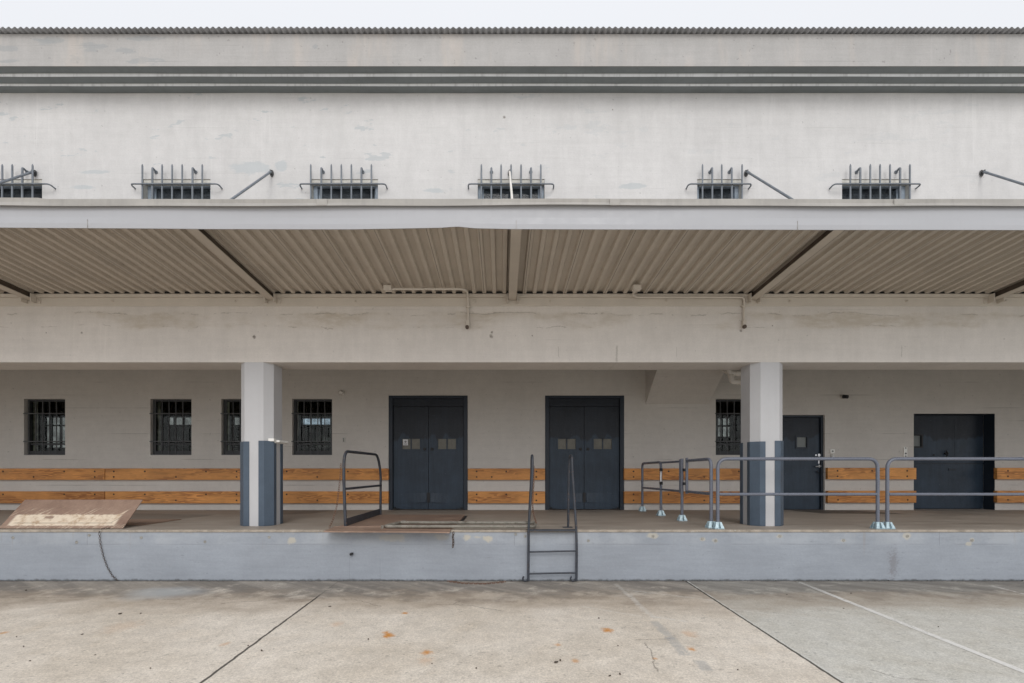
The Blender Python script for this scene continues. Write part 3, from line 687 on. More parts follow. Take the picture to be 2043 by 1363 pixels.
upper_window(286, 420, [284, 304, 323.5, 343.5, 363.5, 384, 403.5], (1, 5), (262, 437))
upper_window(621, 754, [620, 641, 661, 681, 701, 721, 741], (1, 5), (598, 770))
upper_window(953, 1086.5, [960.4, 980.3, 999.8, 1019.7, 1039.6, 1059.5, 1079], (1, 5), (934, 1105))
upper_window(1391, 1479.5, [1401.6, 1421, 1440, 1460, 1480.6], (1, 3), (1373, 1499))
upper_window(1680, 1816, [1696.6, 1716.4, 1736.3, 1755.8, 1775.7, 1795.9, 1815.3], (1, 5), (1662, 1836))

# columns with slate corner guards
def octo(cx, cy, hw, ch):
    return [(cx - hw + ch, cy - hw), (cx + hw - ch, cy - hw), (cx + hw, cy - hw + ch), (cx + hw, cy + hw - ch), (cx + hw - ch, cy + hw), (cx - hw + ch, cy + hw), (cx - hw, cy + hw - ch), (cx - hw, cy - hw + ch)]
hw, ch = 0.262, 0.112
for cx in (-12.114, -3.924, 4.266, 12.456):
    cy = D_WALL + 0.002 + hw
    mb = MB(); mb.prism([(x, y, Z_DOCK) for x, y in octo(cx, cy, hw, ch)], (0, 0, H_BEAM - Z_DOCK - 0.06))
    # flared head block where the chamfer dies into the beam
    o1 = octo(cx, cy, hw, ch); o2 = octo(cx, cy, hw, ch * 0.99)
    q1 = [(cx - hw + ch, cy - hw), (cx + hw - ch, cy - hw), (cx + hw, cy - hw + ch), (cx + hw, cy + hw - ch)]
    mb.prism([(x, y, H_BEAM - 0.06) for x, y in octo(cx, cy, hw, ch)], (0, 0, 0.0595))
    col = mb.build('column', 'column', W)
    e = 0.010; s0 = 0.0735
    H = hw + e
    for sx in (-1, 1):
        for sy in (-1, 1):
            def q(a, b): return (cx + sx * a, cy + sy * b)
            chh = ch - 0.004
            outer = [q(s0, H), q(H - chh, H), q(H, H - chh), q(H, s0)]
            # soften the bend
            pin = [q(H - e * .9, s0), q(H - e * .9, H - chh - .003), q(H - chh - .003, H - e * .9), q(s0, H - e * .9)]
            m = MB(); m.prism([(x, y, Z_DOCK + 0.001) for x, y in outer + pin], (0, 0, 1.350 + 0.006 * sx)); m.build('corner_guard', 'guard', col, 0.004)

# recess: rear wall with its openings, ceiling
SC = D_BACK
WINS = [(48, 130), (300, 382), (441.5, 523.5), (583, 662.5), (1428, 1510)]
wz0, wz1 = Z(908, SC), Z(796, SC)
wh = [(X(a, SC), X(b, SC), wz0, wz1) for a, b in WINS]
d1 = (X(776, SC), X(932.5, SC), 0.5, Z(790, SC)); d2 = (X(1088, SC), X(1244.5, SC), 0.5, Z(790, SC))
d3 = (X(1555, SC), X(1645.5, SC), 0.5, Z(828, SC)); d4 = (X(1823, SC), X(1985, SC), 0.5, Z(825.5, SC))
mb = MB(); holed_wall(mb, -XW, XW, 0.5, 4.25, SC, SC + 0.34, wh + [d1, d2, d3, d4], 0)
mb.build('rear_wall', 'back', W)
mb = MB(); mb.box(-XW, XW, 8.381, SC - .001, 4.10, 4.24); mb.build('ceiling', 'ceiling', W)
# sloping stair soffit dropping to the rear wall
xs0, xs1 = X(1288, SC), X(1414, SC)
mb = MB(); mb.prism([(xs0, SC - .001, 3.178), (xs0, SC - 1.25, 4.099), (xs0, SC - .001, 4.099)], (xs1 - xs0 + .0, 0, 0)); mb.build('stair_soffit', 'back', W)
# dark interior behind, with high windows on its far side
fz = lambda py: Z(py, 16.0); fx = lambda px: X(px, 16.0)
far = []
far += [(fx(83), fx(140), fz(893), fz(832), 'frost', 5)]
far += [(fx(328), fx(386), fz(849), fz(832), 'frost', 4), (fx(328), fx(386), fz(893), fz(852), 'dimglass', 4)]
far += [(fx(462), fx(520), fz(849), fz(832), 'frost', 4), (fx(462), fx(520), fz(893), fz(852), 'dimglass', 4)]
far += [(fx(600), fx(660), fz(847), fz(834), 'clear', 5), (fx(600), fx(660), fz(893), fz(852), 'dimglass', 5)]
far += [(fx(1431), fx(1461), fz(848), fz(834), 'frost', 4), (fx(1431), fx(1461), fz(871), fz(851), 'frost', 4), (fx(1431), fx(1461), fz(893), fz(874), 'dimglass', 4)]
mb = MB(); holed_wall(mb, -XW, XW, 0.7, 4.2, 16.0, 16.2, [f[:4] for f in far], 0)
mb.box(-XW, XW, SC + .345, 16.0, 4.1, 4.19).box(-XW, XW, SC + .345, 16.0, 0.6, 0.73)
mb.box(-XW, -XW + .1, SC + .345, 16, .74, 4.09).box(XW - .1, XW, SC + .345, 16, .74, 4.09)
mb.build('interior_room', 'interior', W)
for (a, b, z0, z1, mt, k) in far:
    m = MB(); m.box(a, b, 16.09, 16.10, z0, z1); o = m.build('far_pane', mt, W)
    m = MB()
    k = 3
    for i in range(k + 1): xx = a + (b - a) * i / k; m.box(xx - .018, xx + .018, 15.99, 16.05, z0, z1)
    if z1 - z0 > 0.6: m.box(a, b, 15.985, 16.04, fz(850.5), fz(847.5))
    m.box(a - .02, b + .02, 15.98, 16.045, z1 - .01, z1 + .03)
    m.build('mullion', 'sash', o)
# sides, back and upper store to close the building
mb = MB()
mb.box(-XW - .3, -XW - .001, 7.81, 16.8, 0, 8.1).box(XW + .001, XW + .3, 7.81, 16.8, 0, 8.1).box(-XW, XW, 16.6, 16.8, 4.3, 9.0).box(-XW, XW, 8.39, 16.59, 4.26, 4.30)
mb.build('side_wall', 'parapet', W)
# lower windows
def lower_window(a, b, off):
    x0, x1 = X(a, SC), X(b, SC); y0 = SC + 0.085; fw = 0.045
    f = MB()
    f.box(x0 + .001, x0 + fw, y0, y0 + .09, wz0 + .001, wz1 - .001).box(x1 - fw, x1 - .001, y0, y0 + .09, wz0 + .001, wz1 - .001)
    f.box(x0 + fw, x1 - fw, y0 + .002, y0 + .09, wz1 - fw, wz1 - .001).box(x0 + fw, x1 - fw, y0 + .002, y0 + .09, wz0 + .001, wz0 + .10)
    f.box(x0 + fw, x1 - fw, y0 + .03, y0 + .07, 2.245, 2.285)
    win = f.build('window', 'sash', W, 0.003)
    gl = MB(); gl.box(x0 + fw, x1 - fw, y0 + .05, y0 + .055, wz0 + .1, wz1 - fw); gl.build('pane', 'glass', win)
    s = MB(); s.box(x0 + .002, x1 - .002, SC - .004, y0 - .001, wz0 + .0015, wz0 + .016); s.build('sill', 'sash', win)
    gr = MB(); gy = SC + 0.012
    for px in off:
        xx = X(px, gy); gr.tube([(xx, gy, wz0 + .012), (xx, gy, wz1 - .012)], 0.0105, 8)
    for py in (825.5, 881):
        zz = Z(py, gy); gr.box(x0 - .018, x1 - .006, gy - .018, gy - .008, zz - .012, zz + .012)
    gr.build('grille', 'darkbars', win)
for (a, b) in WINS: lower_window(a, b, [a + 10 + 13.7 * i for i in range(5)] if a < 1000 else [a + 9 + 13.9 * i for i in range(6)])
# double doors
def double_door(h, hinge=1, kick=True):
    x0, x1, _, z1 = h; xm = (x0 + x1) / 2; fl = Z_DOCK
    f = MB(); fw = 0.085
    f.box(x0 - .006, x0 + fw, SC - .012, SC + .09, fl, z1 + .006).box(x1 - fw, x1 + .006, SC - .012, SC + .09, fl, z1 + .006)
    f.box(x0 + fw, x1 - fw, SC - .010, SC + .09, z1 - .055, z1 + .006)
    door = f.build('double_door', 'doorframe', W, 0.004)
    t = MB(); zt_ = Z(811, SC); t.box(x0 + fw + .001, x1 - fw - .001, SC + .042, SC + .085, zt_ + .004, z1 - .056); t.build('transom_panel', 'door', door, 0.003)
    for (a, b, s) in ((x0 + fw + .008, xm - .004, -1), (xm + .004, x1 - fw - .008, 1)):
        wz_0, wz_1 = Z(898, SC), Z(873.5, SC)
        wa, wb = (xm - .625, xm - .175) if s < 0 else (xm + .195, xm + .655)
        l = MB(); holed_wall(l, a, b, fl + .015, zt_ - .002, SC + .05, SC + .09, [(wa, wb, wz_0, wz_1)])
        leaf = l.build('leaf', 'door', door, 0.003)
        w = MB(); q = .022
        w.box(wa - .008, wa + q, SC + .040, SC + .085, wz_0 - .008, wz_1 + .008).box(wb - q, wb + .008, SC + .040, SC + .085, wz_0 - .008, wz_1 + .008)
        w.box(wa + q, wb - q, SC + .041, SC + .085, wz_1 - q, wz_1 + .008).box(wa + q, wb - q, SC + .041, SC + .085, wz_0 - .008, wz_0 + q)
        mmx = (wa + wb) / 2; w.box(mmx - .012, mmx + .012, SC + .043, SC + .08, wz_0 + q, wz_1 - q)
        w.build('vision_frame', 'door', door)
        g_ = MB(); g_.box(wa + q, wb - q, SC + .066, SC + .072, wz_0 + q, wz_1 - q); g_.build('vision_pane', 'brass', door)
        k = MB(); kz0, kz1 = Z(1002, SC), Z(983.5, SC)
        if s < 0: xa_, xb_ = a + .09, b - .05
        else: xa_, xb_ = a + .05, b - .09
        inn, out = (xb_, xa_) if s < 0 else (xa_, xb_)
        # warped kick plate, standing off at its inner corner
        nn = 8; top = []; vs = []
        for i in range(nn + 1):
            u = i / nn; xx = out + (inn - out) * u
            off_ = .045 - .030 * u * u; drop = .018 * math.sin(u * math.pi)
            vs += [(xx, SC + .048, kz1), (xx, SC + off_, kz0 - drop), (xx, SC + .049, kz0 - drop)]
        k.add(vs, [f_ for i in range(nn) for f_ in ((i * 3, (i + 1) * 3, (i + 1) * 3 + 1, i * 3 + 1), (i * 3 + 1, (i + 1) * 3 + 1, (i + 1) * 3 + 2, i * 3 + 2))])
        k.add([vs[-3], vs[-2], vs[-1]], [(0, 1, 2)]); k.build('kick_plate', 'door', door)
        kk = MB(); kx = xm + s * .085; kk.disc((kx, SC + .05, Z(896, SC)), (0, -1, 0), .035, .022, 14).disc((kx, SC + .03, Z(896, SC)), (0, -1, 0), .018, .03, 12); kk.build('lock', 'black', door)
        hg = MB(); hx = a - .02 if s < 0 else b + .02; hg.box(min(hx, hx - s * .17), max(hx, hx - s * .17), SC + .005, SC + .048, fl + .012, fl + .035).disc((hx - s * .06, SC + .02, fl + .01), (0, 0, 1), .02, .055, 10); hg.build('pivot', 'black', door)
    ast = MB(); ast.box(xm - .012, xm + .012, SC + .094, SC + .10, fl + .01, zt_); ast.box(xm - .032, xm + .032, SC + .036, SC + .0485, Z(1003, SC), Z(983, SC)); ast.build('astragal', 'black', door)
    return door
double_door(d1); double_door(d2)
m = MB(); xs_, zs2 = X(808.5, SC), Z(882.5, SC)
m.box(xs_ - .058, xs_ + .058, SC + .0595, SC + .0605, zs2 - .07, zs2 + .07)
m.box(xs_ - .058, xs_ + .058, SC + .0345, SC + .036, zs2 - .07, zs2 + .07)
pn = MB(); pn.box(xs_ - .058, xs_ + .058, SC + .0345, SC + .037, zs2 - .068, zs2 + .068)
nt = pn.build('paper_notice', 'paper', label='small white paper notice taped inside the left door vision panel', cat='notice')
m = MB(); m.disc((xs_, SC + .0345, zs2 + .015), (0, -1, 0), .022, .0015, 16); m.box(xs_ - .035, xs_ + .035, SC + .033, SC + .0345, zs2 - .036, zs2 - .030).box(xs_ - .028, xs_ + .028, SC + .033, SC + .0345, zs2 - .050, zs2 - .044); m.build('printed_symbol', 'black', nt)
m = MB(); m.disc((xs_, SC + .0325, zs2 + .015), (0, -1, 0), .009, .0015, 12); m.build('symbol_centre', 'paper', nt)
# faint edge trims beside the doors
# single door
x0, x1, _, z1 = d3; fl = Z_DOCK
f = MB(); fw = 0.05
f.box(x0 + .001, x0 + fw, SC + .05, SC + .16, fl, z1 - .001).box(x1 - fw, x1 - .001, SC + .05, SC + .16, fl, z1 - .001).box(x0 + fw, x1 - fw, SC + .052, SC + .16, z1 - fw, z1 - .001)
door = f.build('single_door', 'doorframe', W, 0.004)
wx0, wx1, wz_0, wz_1 = X(1588.5, SC + .1), X(1610.5, SC + .1), Z(893.5, SC + .1), Z(871.5, SC + .1)
l = MB(); holed_wall(l, x0 + fw + .004, x1 - fw - .006, fl + .012, z1 - fw - .005, SC + .10, SC + .145, [(wx0, wx1, wz_0, wz_1)]); l.build('leaf', 'door', door, .003)
w = MB()
for (a, b, c, d) in ((wx0 - .025, wx0 + .012, wz_0 - .025, wz_1 + .025), (wx1 - .012, wx1 + .025, wz_0 - .025, wz_1 + .025), (wx0 + .012, wx1 - .012, wz_0 - .025, wz_0 + .012), (wx0 + .012, wx1 - .012, wz_1 - .012, wz_1 + .025)): w.box(a, b, SC + .085, SC + .11, c, d)
w.build('vision_frame', 'doorframe', door)
m = MB(); m.box(wx0 + .012, wx1 - .012, SC + .125, SC + .13, wz_0 + .012, wz_1 - .012); m.build('vision_pane', mat_paint('reeded_light_glass', (0.20, 0.215, 0.21), .4), door)
m = MB(); m.box(x0 + fw, x1 - fw, SC + .0, SC + .15, fl + .001, fl + .012); m.build('threshold', 'black', door)
lx = X(1634, SC + .09)
m = MB(); m.disc((lx - .01, SC + .10, Z(908, SC)), (0, -1, 0), .033, .035, 16).disc((lx - .075, SC + .10, Z(908, SC)), (0, -1, 0), .02, .02, 12); m.box(lx - .02, lx + .03, SC + .085, SC + .099, Z(925, SC), Z(912, SC)); m.build('deadbolt', 'steel', door)
m = MB(); m.tube(fillet([(lx + .02, SC + .1, Z(930, SC)), (lx + .02, SC + .04, Z(930, SC)), (lx - .11, SC + .035, Z(931, SC))], .03), .014, 10).disc((lx + .02, SC + .1, Z(930, SC)), (0, -1, 0), .036, .02, 16); m.build('handle', 'steel', door)
m = MB(); m.box(lx + .015, lx + .07, SC + .085, SC + .0995, Z(935, SC), Z(903, SC)); m.tube([(lx + .02 + .055 * math.cos(q) - .03, SC + .06, Z(936, SC) - .035 + .055 * math.sin(q)) for q in [R(180 + 18 * i) for i in range(11)]], .01, 8); m.build('lock_guard', 'black', door)
# wide recessed door
x0, x1, _, z1 = d4; yd = SC + 0.262
mb = MB(); mb.box(x1 - .006, x1 - .001, SC + .004, yd, fl, z1 - .001).box(x0 + .001, x0 + .006, SC + .004, yd, fl, z1 - .001).box(x0 + .006, x1 - .006, SC + .004, yd, z1 - .006, z1 - .001)
door = mb.build('sliding_door', 'doorframe', W)
wx0, wx1, wz_0, wz_1 = X(1806, yd), X(1838, yd), Z(891, yd), Z(869, yd)
l = MB(); holed_wall(l, x0 + .008, x1 - .30 + .29, fl + .012, z1 - .007, yd + .002, yd + .05, [(wx0, wx1, wz_0, wz_1)]); l.build('leaf', 'door', door)
w = MB(); w.box(wx1 - .005, wx1 + .03, yd - .015, yd + .01, wz_0 - .03, wz_1 + .03).box(wx0, wx1 - .005, yd - .015, yd + .01, wz_1 - .005, wz_1 + .03).box(wx0, wx1 - .005, yd - .015, yd + .01, wz_0 - .03, wz_0 + .005); w.build('vision_frame', 'black', door)
m = MB(); m.box(wx0, wx1, yd + .03, yd + .035, wz_0, wz_1); m.build('vision_pane', bpy.data.materials['reeded_light_glass'], door)
m = MB(); m.box(x0 + .01, x1 - .01, yd - .012, yd + .001, Z(926, yd), Z(923.5, yd)); xx = X(1905, yd); m.box(xx - .003, xx + .003, yd - .001, yd + .001, Z(922, yd), z1 - .01); m.build('seam_strip', 'doorframe', door)
m = MB(); hx = X(1886, yd); m.disc((hx, yd, Z(905, yd)), (0, -1, 0), .03, .03, 14).tube([(hx - .01, yd - .03, Z(899, yd)), (hx + .01, yd - .06, Z(905, yd)), (hx + .005, yd - .03, Z(911, yd))], .014, 8); m.build('handle', 'black', door)
m = MB(); m.disc((X(1863, yd), yd, Z(908, yd)), (0, -1, 0), .018, .012, 12); m.build('keyhole', 'black', door)
m = MB(); m.box(X(1892, yd), X(1907, yd), yd - .012, yd, Z(939, yd), Z(935, yd)); m.build('slot_cover', 'doorframe', door)

# ================================================================ LOADING DOCK
DK = thing('loading_dock', (0, D_EDGE, 0), 'long raised concrete loading dock with blue-grey painted face and brown worn floor', 'loading dock')
mb = MB(); mb.box(-XW, XW, D_EDGE, D_EDGE + .3, -0.05, Z_DOCK - .035); mb.build('dock_face', 'face', DK)
mb = MB(); mb.box(-XW, XW, D_EDGE + .02, SC + .34, -0.04 + .5, Z_DOCK); mb.build('dock_floor', 'floor', DK)
mb = MB(); vs = []; n = 500
for i in range(n + 1):
    x = -XW + 2 * XW * i / n; e1 = random.uniform(0, .005); e2 = random.uniform(0, .004)
    vs += [(x, D_EDGE - .012 + e1, Z_DOCK - .034 + e2), (x, D_EDGE - .012 + e1, Z_DOCK - .004 - e2), (x, D_EDGE - .002, Z_DOCK + .004), (x, D_EDGE + .055 + e1, Z_DOCK + .004), (x, D_EDGE + .06, Z_DOCK - .03)]
mb.add(vs, [(i * 5 + k, (i + 1) * 5 + k, (i + 1) * 5 + (k + 1) % 5, i * 5 + (k + 1) % 5) for i in range(n) for k in range(5)]); mb.build('edge_nosing', 'nosing', DK)
for (px, py) in [(26, 1073), (153, 1082), (178, 1068), (282, 1073), (409, 1081), (537, 1072), (1029, 1066), (1048, 1070), (1174, 1079), (1303, 1070), (1401, 1075), (1428, 1079), (1556, 1070), (1683, 1078), (1810, 1070), (1939, 1078)]:
    m = MB(); c = P(px, py, D_EDGE)
    m.tube([c + Vector((math.cos(q) * .019, -.001, math.sin(q) * .019)) for q in [2 * math.pi * k / 12 for k in range(12)]], .0035, 5, closed=True); m.disc(c, (0, -1, 0), .012, .002, 10)
    m.build('anchor_plug', 'plug', DK)
m = MB(); c = P(702, 1105, D_EDGE); m.tube([c + Vector((0, .01, 0)), c + Vector((0, -.05, 0))], .020, 12).tube([c + Vector((-.01, -.03, 0)), c + Vector((.03, -.035, .015))], .011, 8); m.build('pipe_stub', 'black', DK)

# ================================================================ CANOPY
CN = thing('canopy', (0, D_CAN, 4.5), 'projecting dock canopy with grey-white fascia, taupe ribbed underside and steel tie rods', 'canopy')
def dz(y): return 4.427 + (D_WALL - y) * 0.0613      # height of the deck's lowest ribs
# ribbed deck, trapezoid profile
pit = 0.1585; x = 0.026 - pit * 132; mb = MB(); vs = []; ncol = 0
y0, y1 = D_CAN + .012, D_WALL - .004; rh = 0.044
while x < XW:
    for (u, h) in ((0.0, 0.0), (0.050, 0.0), (0.066, rh), (0.1425, rh)):
        for y in (y0, y1): vs.append((x + u, y, dz(y) + h))
        ncol += 1
    x += pit
fs = [(2 * i, 2 * i + 2, 2 * i + 3, 2 * i + 1) for i in range(ncol - 1)]
mb.add(vs, fs); mb.add([(a, b, c + .0015) for a, b, c in vs], fs)
mb.build('ribbed_deck', 'deck', CN)
# sheet laps every fourth rib
mb = MB(); k = 0; x = 0.026 - pit * 132
while x < XW:
    if k % 4 == 2:
        for xx, ww in ((x + .018, .006),):
            mb.add([(xx, y0, dz(y0) - .0015), (xx + ww, y0, dz(y0) - .0015), (xx + ww, y1, dz(y1) - .0015), (xx, y1, dz(y1) - .0015)], [(0, 1, 2, 3)])
    x += pit; k += 1
mb.build('sheet_laps', 'deckdark', CN)
# top sheet and fascia
mb = MB(); mb.add([(-XW, y0, dz(y0) + .045), (XW, y0, dz(y0) + .045), (XW, D_WALL - .0015, dz(D_WALL) + .045), (-XW, D_WALL - .0015, dz(D_WALL) + .045)], [(0, 1, 2, 3)]); mb.build('deck_topping', 'deckdark', CN)
def bot(px):
    tab = [(-2000, 452), (0, 454), (240, 455.5), (410, 457), (700, 457.5), (800, 456), (880, 454.5), (912, 452), (945, 455.5), (1022, 457), (1300, 458), (2043, 459), (4000, 459)]
    for (a, b), (c, d) in zip(tab, tab[1:]):
        if a <= px <= c: return b + (d - b) * (px - a) / (c - a)
    return 458
mb = MB(); vs = []; N = 420
for i in range(N + 1):
    x = -XW + 2 * XW * i / N; px = VX + x * F / D_CAN; zbm = Z(bot(px), D_CAN); zt2 = Z(411, D_CAN) + .004 * math.sin(x * 0.9)
    bul = .004 * math.sin(x * 2.1) 
    vs += [(x, D_CAN + bul * .5, zbm), (x, D_CAN - .004, zbm + .055), (x, D_CAN + bul, (zbm + zt2) / 2), (x, D_CAN, zt2 + .02), (x, D_CAN + .012, zt2 + .02), (x, D_CAN + .012, zbm + .001)]
mb.add(vs, [(i * 6 + k, (i + 1) * 6 + k, (i + 1) * 6 + (k + 1) % 6, i * 6 + (k + 1) % 6) for i in range(N) for k in range(6)], 0, False)
fa = mb.build('fascia', 'fascia', CN)
mb = MB()
for px in (175, 1030, 1591, -600, 2500): 
    xx = X(px, D_CAN); mb.box(xx - .002, xx + .002, D_CAN - .0065, D_CAN + .003, Z(bot(px), D_CAN) + .002, Z(bot(px), D_CAN) + .1)
mb.build('fascia_joint', 'gutter', fa)
# folded gutter cap along the top
mb = MB(); vs = []
for i in range(N + 1):
    x = -XW + 2 * XW * i / N; dz_ = .006 * math.sin(x * 0.8 + 1) + .003 * math.sin(x * 2.7); fw_ = .004 * math.sin(x * 1.7)
    z0, z1 = Z(411.5, D_CAN - .03) + dz_, Z(397.5, D_CAN - .03) + dz_ * .4
    px = VX + x * F / D_CAN
    if px < 95: z1 += 0.014
    vs += [(x, D_CAN - .010, z0 + .012), (x, D_CAN - .046 - fw_ * 1.5, z0), (x, D_CAN - .034 + fw_, (z0 + z1) / 2), (x, D_CAN - .036, z1), (x, D_CAN + .05, z1 + .004), (x, D_CAN + .12, z1 - .03), (x, D_CAN + .12, z1 - .10), (x, D_CAN + .013, z0 + .05)]
mb.add(vs, [(i * 8 + k, (i + 1) * 8 + k, (i + 1) * 8 + (k + 1) % 8, i * 8 + (k + 1) % 8) for i in range(N) for k in range(8)], 0, False)
gt = mb.build('gutter', 'gutter', CN)
mb = MB()
for px in (645, 1225, 1788): 
    xx = X(px, D_CAN); mb.box(xx - .06, xx + .06, D_CAN - .049, D_CAN - .029, Z(411, D_CAN - .03), Z(398.5, D_CAN - .03))
mb.build('gutter_joint', 'gutter', gt, .003)
mb = MB(); zq = dz(D_WALL - .05)
mb.box(-XW, XW, D_WALL - .048, D_WALL - .046, zq + .0005, zq + .026); mb.build('dark_gap_strip', 'black', CN)  # black strip added where the rib gaps are only shaded void
# I-beams
for k in range(-5, 6):
    bx = 0.176 + 3.8 * k; ya, yb = D_CAN + .013, D_WALL - .025
    m = MB()
    def slab(xa, xb, oa, ob):
        m.add([(xa, ya, dz(ya) + oa), (xb, ya, dz(ya) + oa), (xb, ya, dz(ya) + ob), (xa, ya, dz(ya) + ob), (xa, yb, dz(yb) + oa), (xb, yb, dz(yb) + oa), (xb, yb, dz(yb) + ob), (xa, yb, dz(yb) + ob)],
              [(0, 1, 2, 3), (4, 5, 6, 7), (0, 1, 5, 4), (1, 2, 6, 5), (2, 3, 7, 6), (3, 0, 4, 7)])
    slab(bx - .062, bx + .062, -.100, -.090); be = m.build('beam', 'deck', CN)
    m = MB(); slab(bx - .028, bx + .028, -.090, -.002); m.build('web', 'webshade', be)
    if abs(k) <= 2:
        m = MB()
        for s in (-1, 1):
            xx = bx + s * .075; m.box(xx - .006, xx + .006, D_WALL - .13, D_WALL - .022, dz(D_WALL) - .15, dz(D_WALL) - .02)
            m.box(min(xx, xx + s * .06), max(xx, xx + s * .06), D_WALL - .028, D_WALL - .0165, dz(D_WALL) - .15, dz(D_WALL) - .05)
            m.disc((xx + s * .035, D_WALL - .028, dz(D_WALL) - .09), (0, -1, 0), .014, .015, 6)
        m.build('beam_clip', 'taupe', be)
# ledger angle on the wall
mb = MB(); mb.box(-XW, XW, D_WALL - .016, D_WALL - .0005, dz(D_WALL) - .185, dz(D_WALL) - .052)
mb.box(-XW, XW, D_WALL - .05, D_WALL - .0007, dz(D_WALL) - .051, dz(D_WALL) - .004)
ld = mb.build('ledger', 'taupe', CN, .003)
for px in (225, 470, 709, 948, 1098, 1329, 1575, 1808, 2004):
    m = MB(); c = P(px, 601, D_WALL - .016); m.disc(c, (0, -1, 0), .016, .012, 6).tube([c, c + Vector((0, -.035, 0))], .008, 8); m.build('bolt', 'taupe', ld)
# tie rods
for px in (65, 540, 1017, 1491, 1963):
    k = round((X(px, D_WALL) - .176) / 3.8); bx = .176 + 3.8 * k
    top = P(px, 343, D_WALL - .05); top.x = X(px, D_WALL - .05)
    end = Vector((bx - .02, D_CAN + .16, 4.615))
    m = MB(); dr = (end - top).normalized(); m.tube([top, end], .0165, 10); m.tube([top - dr * .0, top + dr * .08], .019, 10)
    rd = m.build('tie_rod', 'pvc' if px == 1017 else 'bars', CN)
    if px == 1017: rd['label'] = 'pale painted tie rod in front of the middle upper window'
    m = MB(); c = Vector((top.x, D_WALL - .002, top.z))
    m.tube([c + Vector((0, -.012, 0)) + Vector((math.cos(q) * .024, 0, math.sin(q) * .046)) for q in [2 * math.pi * i / 14 for i in range(14)]], .008, 6, closed=True)
    m.box(c.x - .007, c.x + .007, D_WALL - .07, D_WALL - .003, c.z - .025, c.z + .025)
    m.disc((c.x - .02, D_WALL - .045, c.z), (1, 0, 0), .012, .04, 8); m.build('eye_plate', 'darkbars', rd)

# ================================================================ CONDUITS
def conduit(pts, box, endp, label):
    m = MB(); m.tube(fillet(pts, .13, 8), .0165, 10); o = m.build('conduit', 'taupe', label=label, cat='conduit', group='painted conduits under the canopy')
    m = MB(); c = Vector(box); m.box(c.x - .06, c.x + .06, c.y - .05, c.y + .05, c.z - .03, c.z + .045); m.build('junction_box', 'taupe', o, .006)
    m = MB(); e = Vector(endp); m.box(e.x - .028, e.x + .024, e.y - .04, e.y + .03, e.z - .05, e.z + .07); m.build('fitting', 'taupe', o, .008)
    m = MB(); m.disc((e.x - .012, e.y - .03, e.z - .045), (0, -1, 0), .030, .03, 14); m.build('knockout', 'chain', o)
    m = MB(); zz = e.z + .28; m.box(e.x - .035, e.x + .035, e.y - .018, e.y + .028, zz, zz + .02); m.build('strap', 'taupe', o)
zc = 4.383
conduit([P(774, 0, 7.45).xy.to_3d() + Vector((0, 0, zc)), Vector((X(934, 7.78), 7.45, zc)), Vector((X(934, 7.78), 7.776, zc - .02)), Vector((X(934, 7.78), 7.776, Z(645, 7.78)))],
        (X(774, 7.45), 7.45, zc), (X(934, 7.78), 7.776, Z(649, 7.78)), 'taupe conduit with two bends ending left of the middle canopy beam')
conduit([Vector((X(1272, 7.5), 7.5, zc + .02)), Vector((X(1262, 7.62), 7.64, zc - .01)), Vector((X(1268, 7.76), 7.742, Z(593, 7.74))), Vector((X(1484, 7.76), 7.742, Z(593, 7.74))), Vector((X(1484, 7.78), 7.776, Z(610, 7.78))), Vector((X(1484, 7.78), 7.776, Z(644, 7.78)))],
        (X(1270, 7.46), 7.46, zc + .01), (X(1484, 7.78), 7.776, Z(648, 7.78)), 'taupe conduit running along the wall to the right column side of the canopy')
# anchor stains in the beam
for px, py in ((507, 672), (980, 671), (1478, 671), (982, 664)):
    pass

# ================================================================ BUMPER BOARDS
yb0, yb1 = SC - 0.085, SC - 0.002
segs = [((-260, 208.5), 'far left'), ((209.5, 520), 'between the leftmost windows and the left column'), ((521, 775), 'between the left column and the left double door'), ((933.5, 1087.5), 'between the two double doors'),
        ((1245.5, 1490), 'between the right double door and the right column'), ((1651.5, 1828.5), 'between the single door and the wide recessed door'), ((1989.5, 2330), 'right of the wide recessed door')]
rows = [(934.8, 957.6, 'upper'), (980.6, 1004.4, 'lower')]
def bolts_for(i, top):
    if i == 0: return [(6, 1), (128, 1), (189, 1), (189, 0), (67, 0)]
    if i == 1: return [(227, 1), (227, 0), (289, 1), (351, 0), (411, 1), (472, 1), (472, 0)]
    if i == 2: return [(572, 1), (633, 0), (694, 1)]
    if i == 3: return [(951, 1), (951, 0), (1010, 1), (981, 0), (1070, 1), (1070, 0)] if top else [(951, 1), (951, 0), (1010, 1), (1070, 1), (1070, 0)]
    if i == 4: return [(1264, 1), (1264, 0), (1334, 1), (1405, 0), (1474, 1)]
    if i == 5: return [(1671, 1), (1671, 0), (1740, 1), (1810, 1), (1810, 0)] if top else [(1672, 0), (1811, 1), (1811, 0)]
    return [(2011, 1), (2011, 0)]
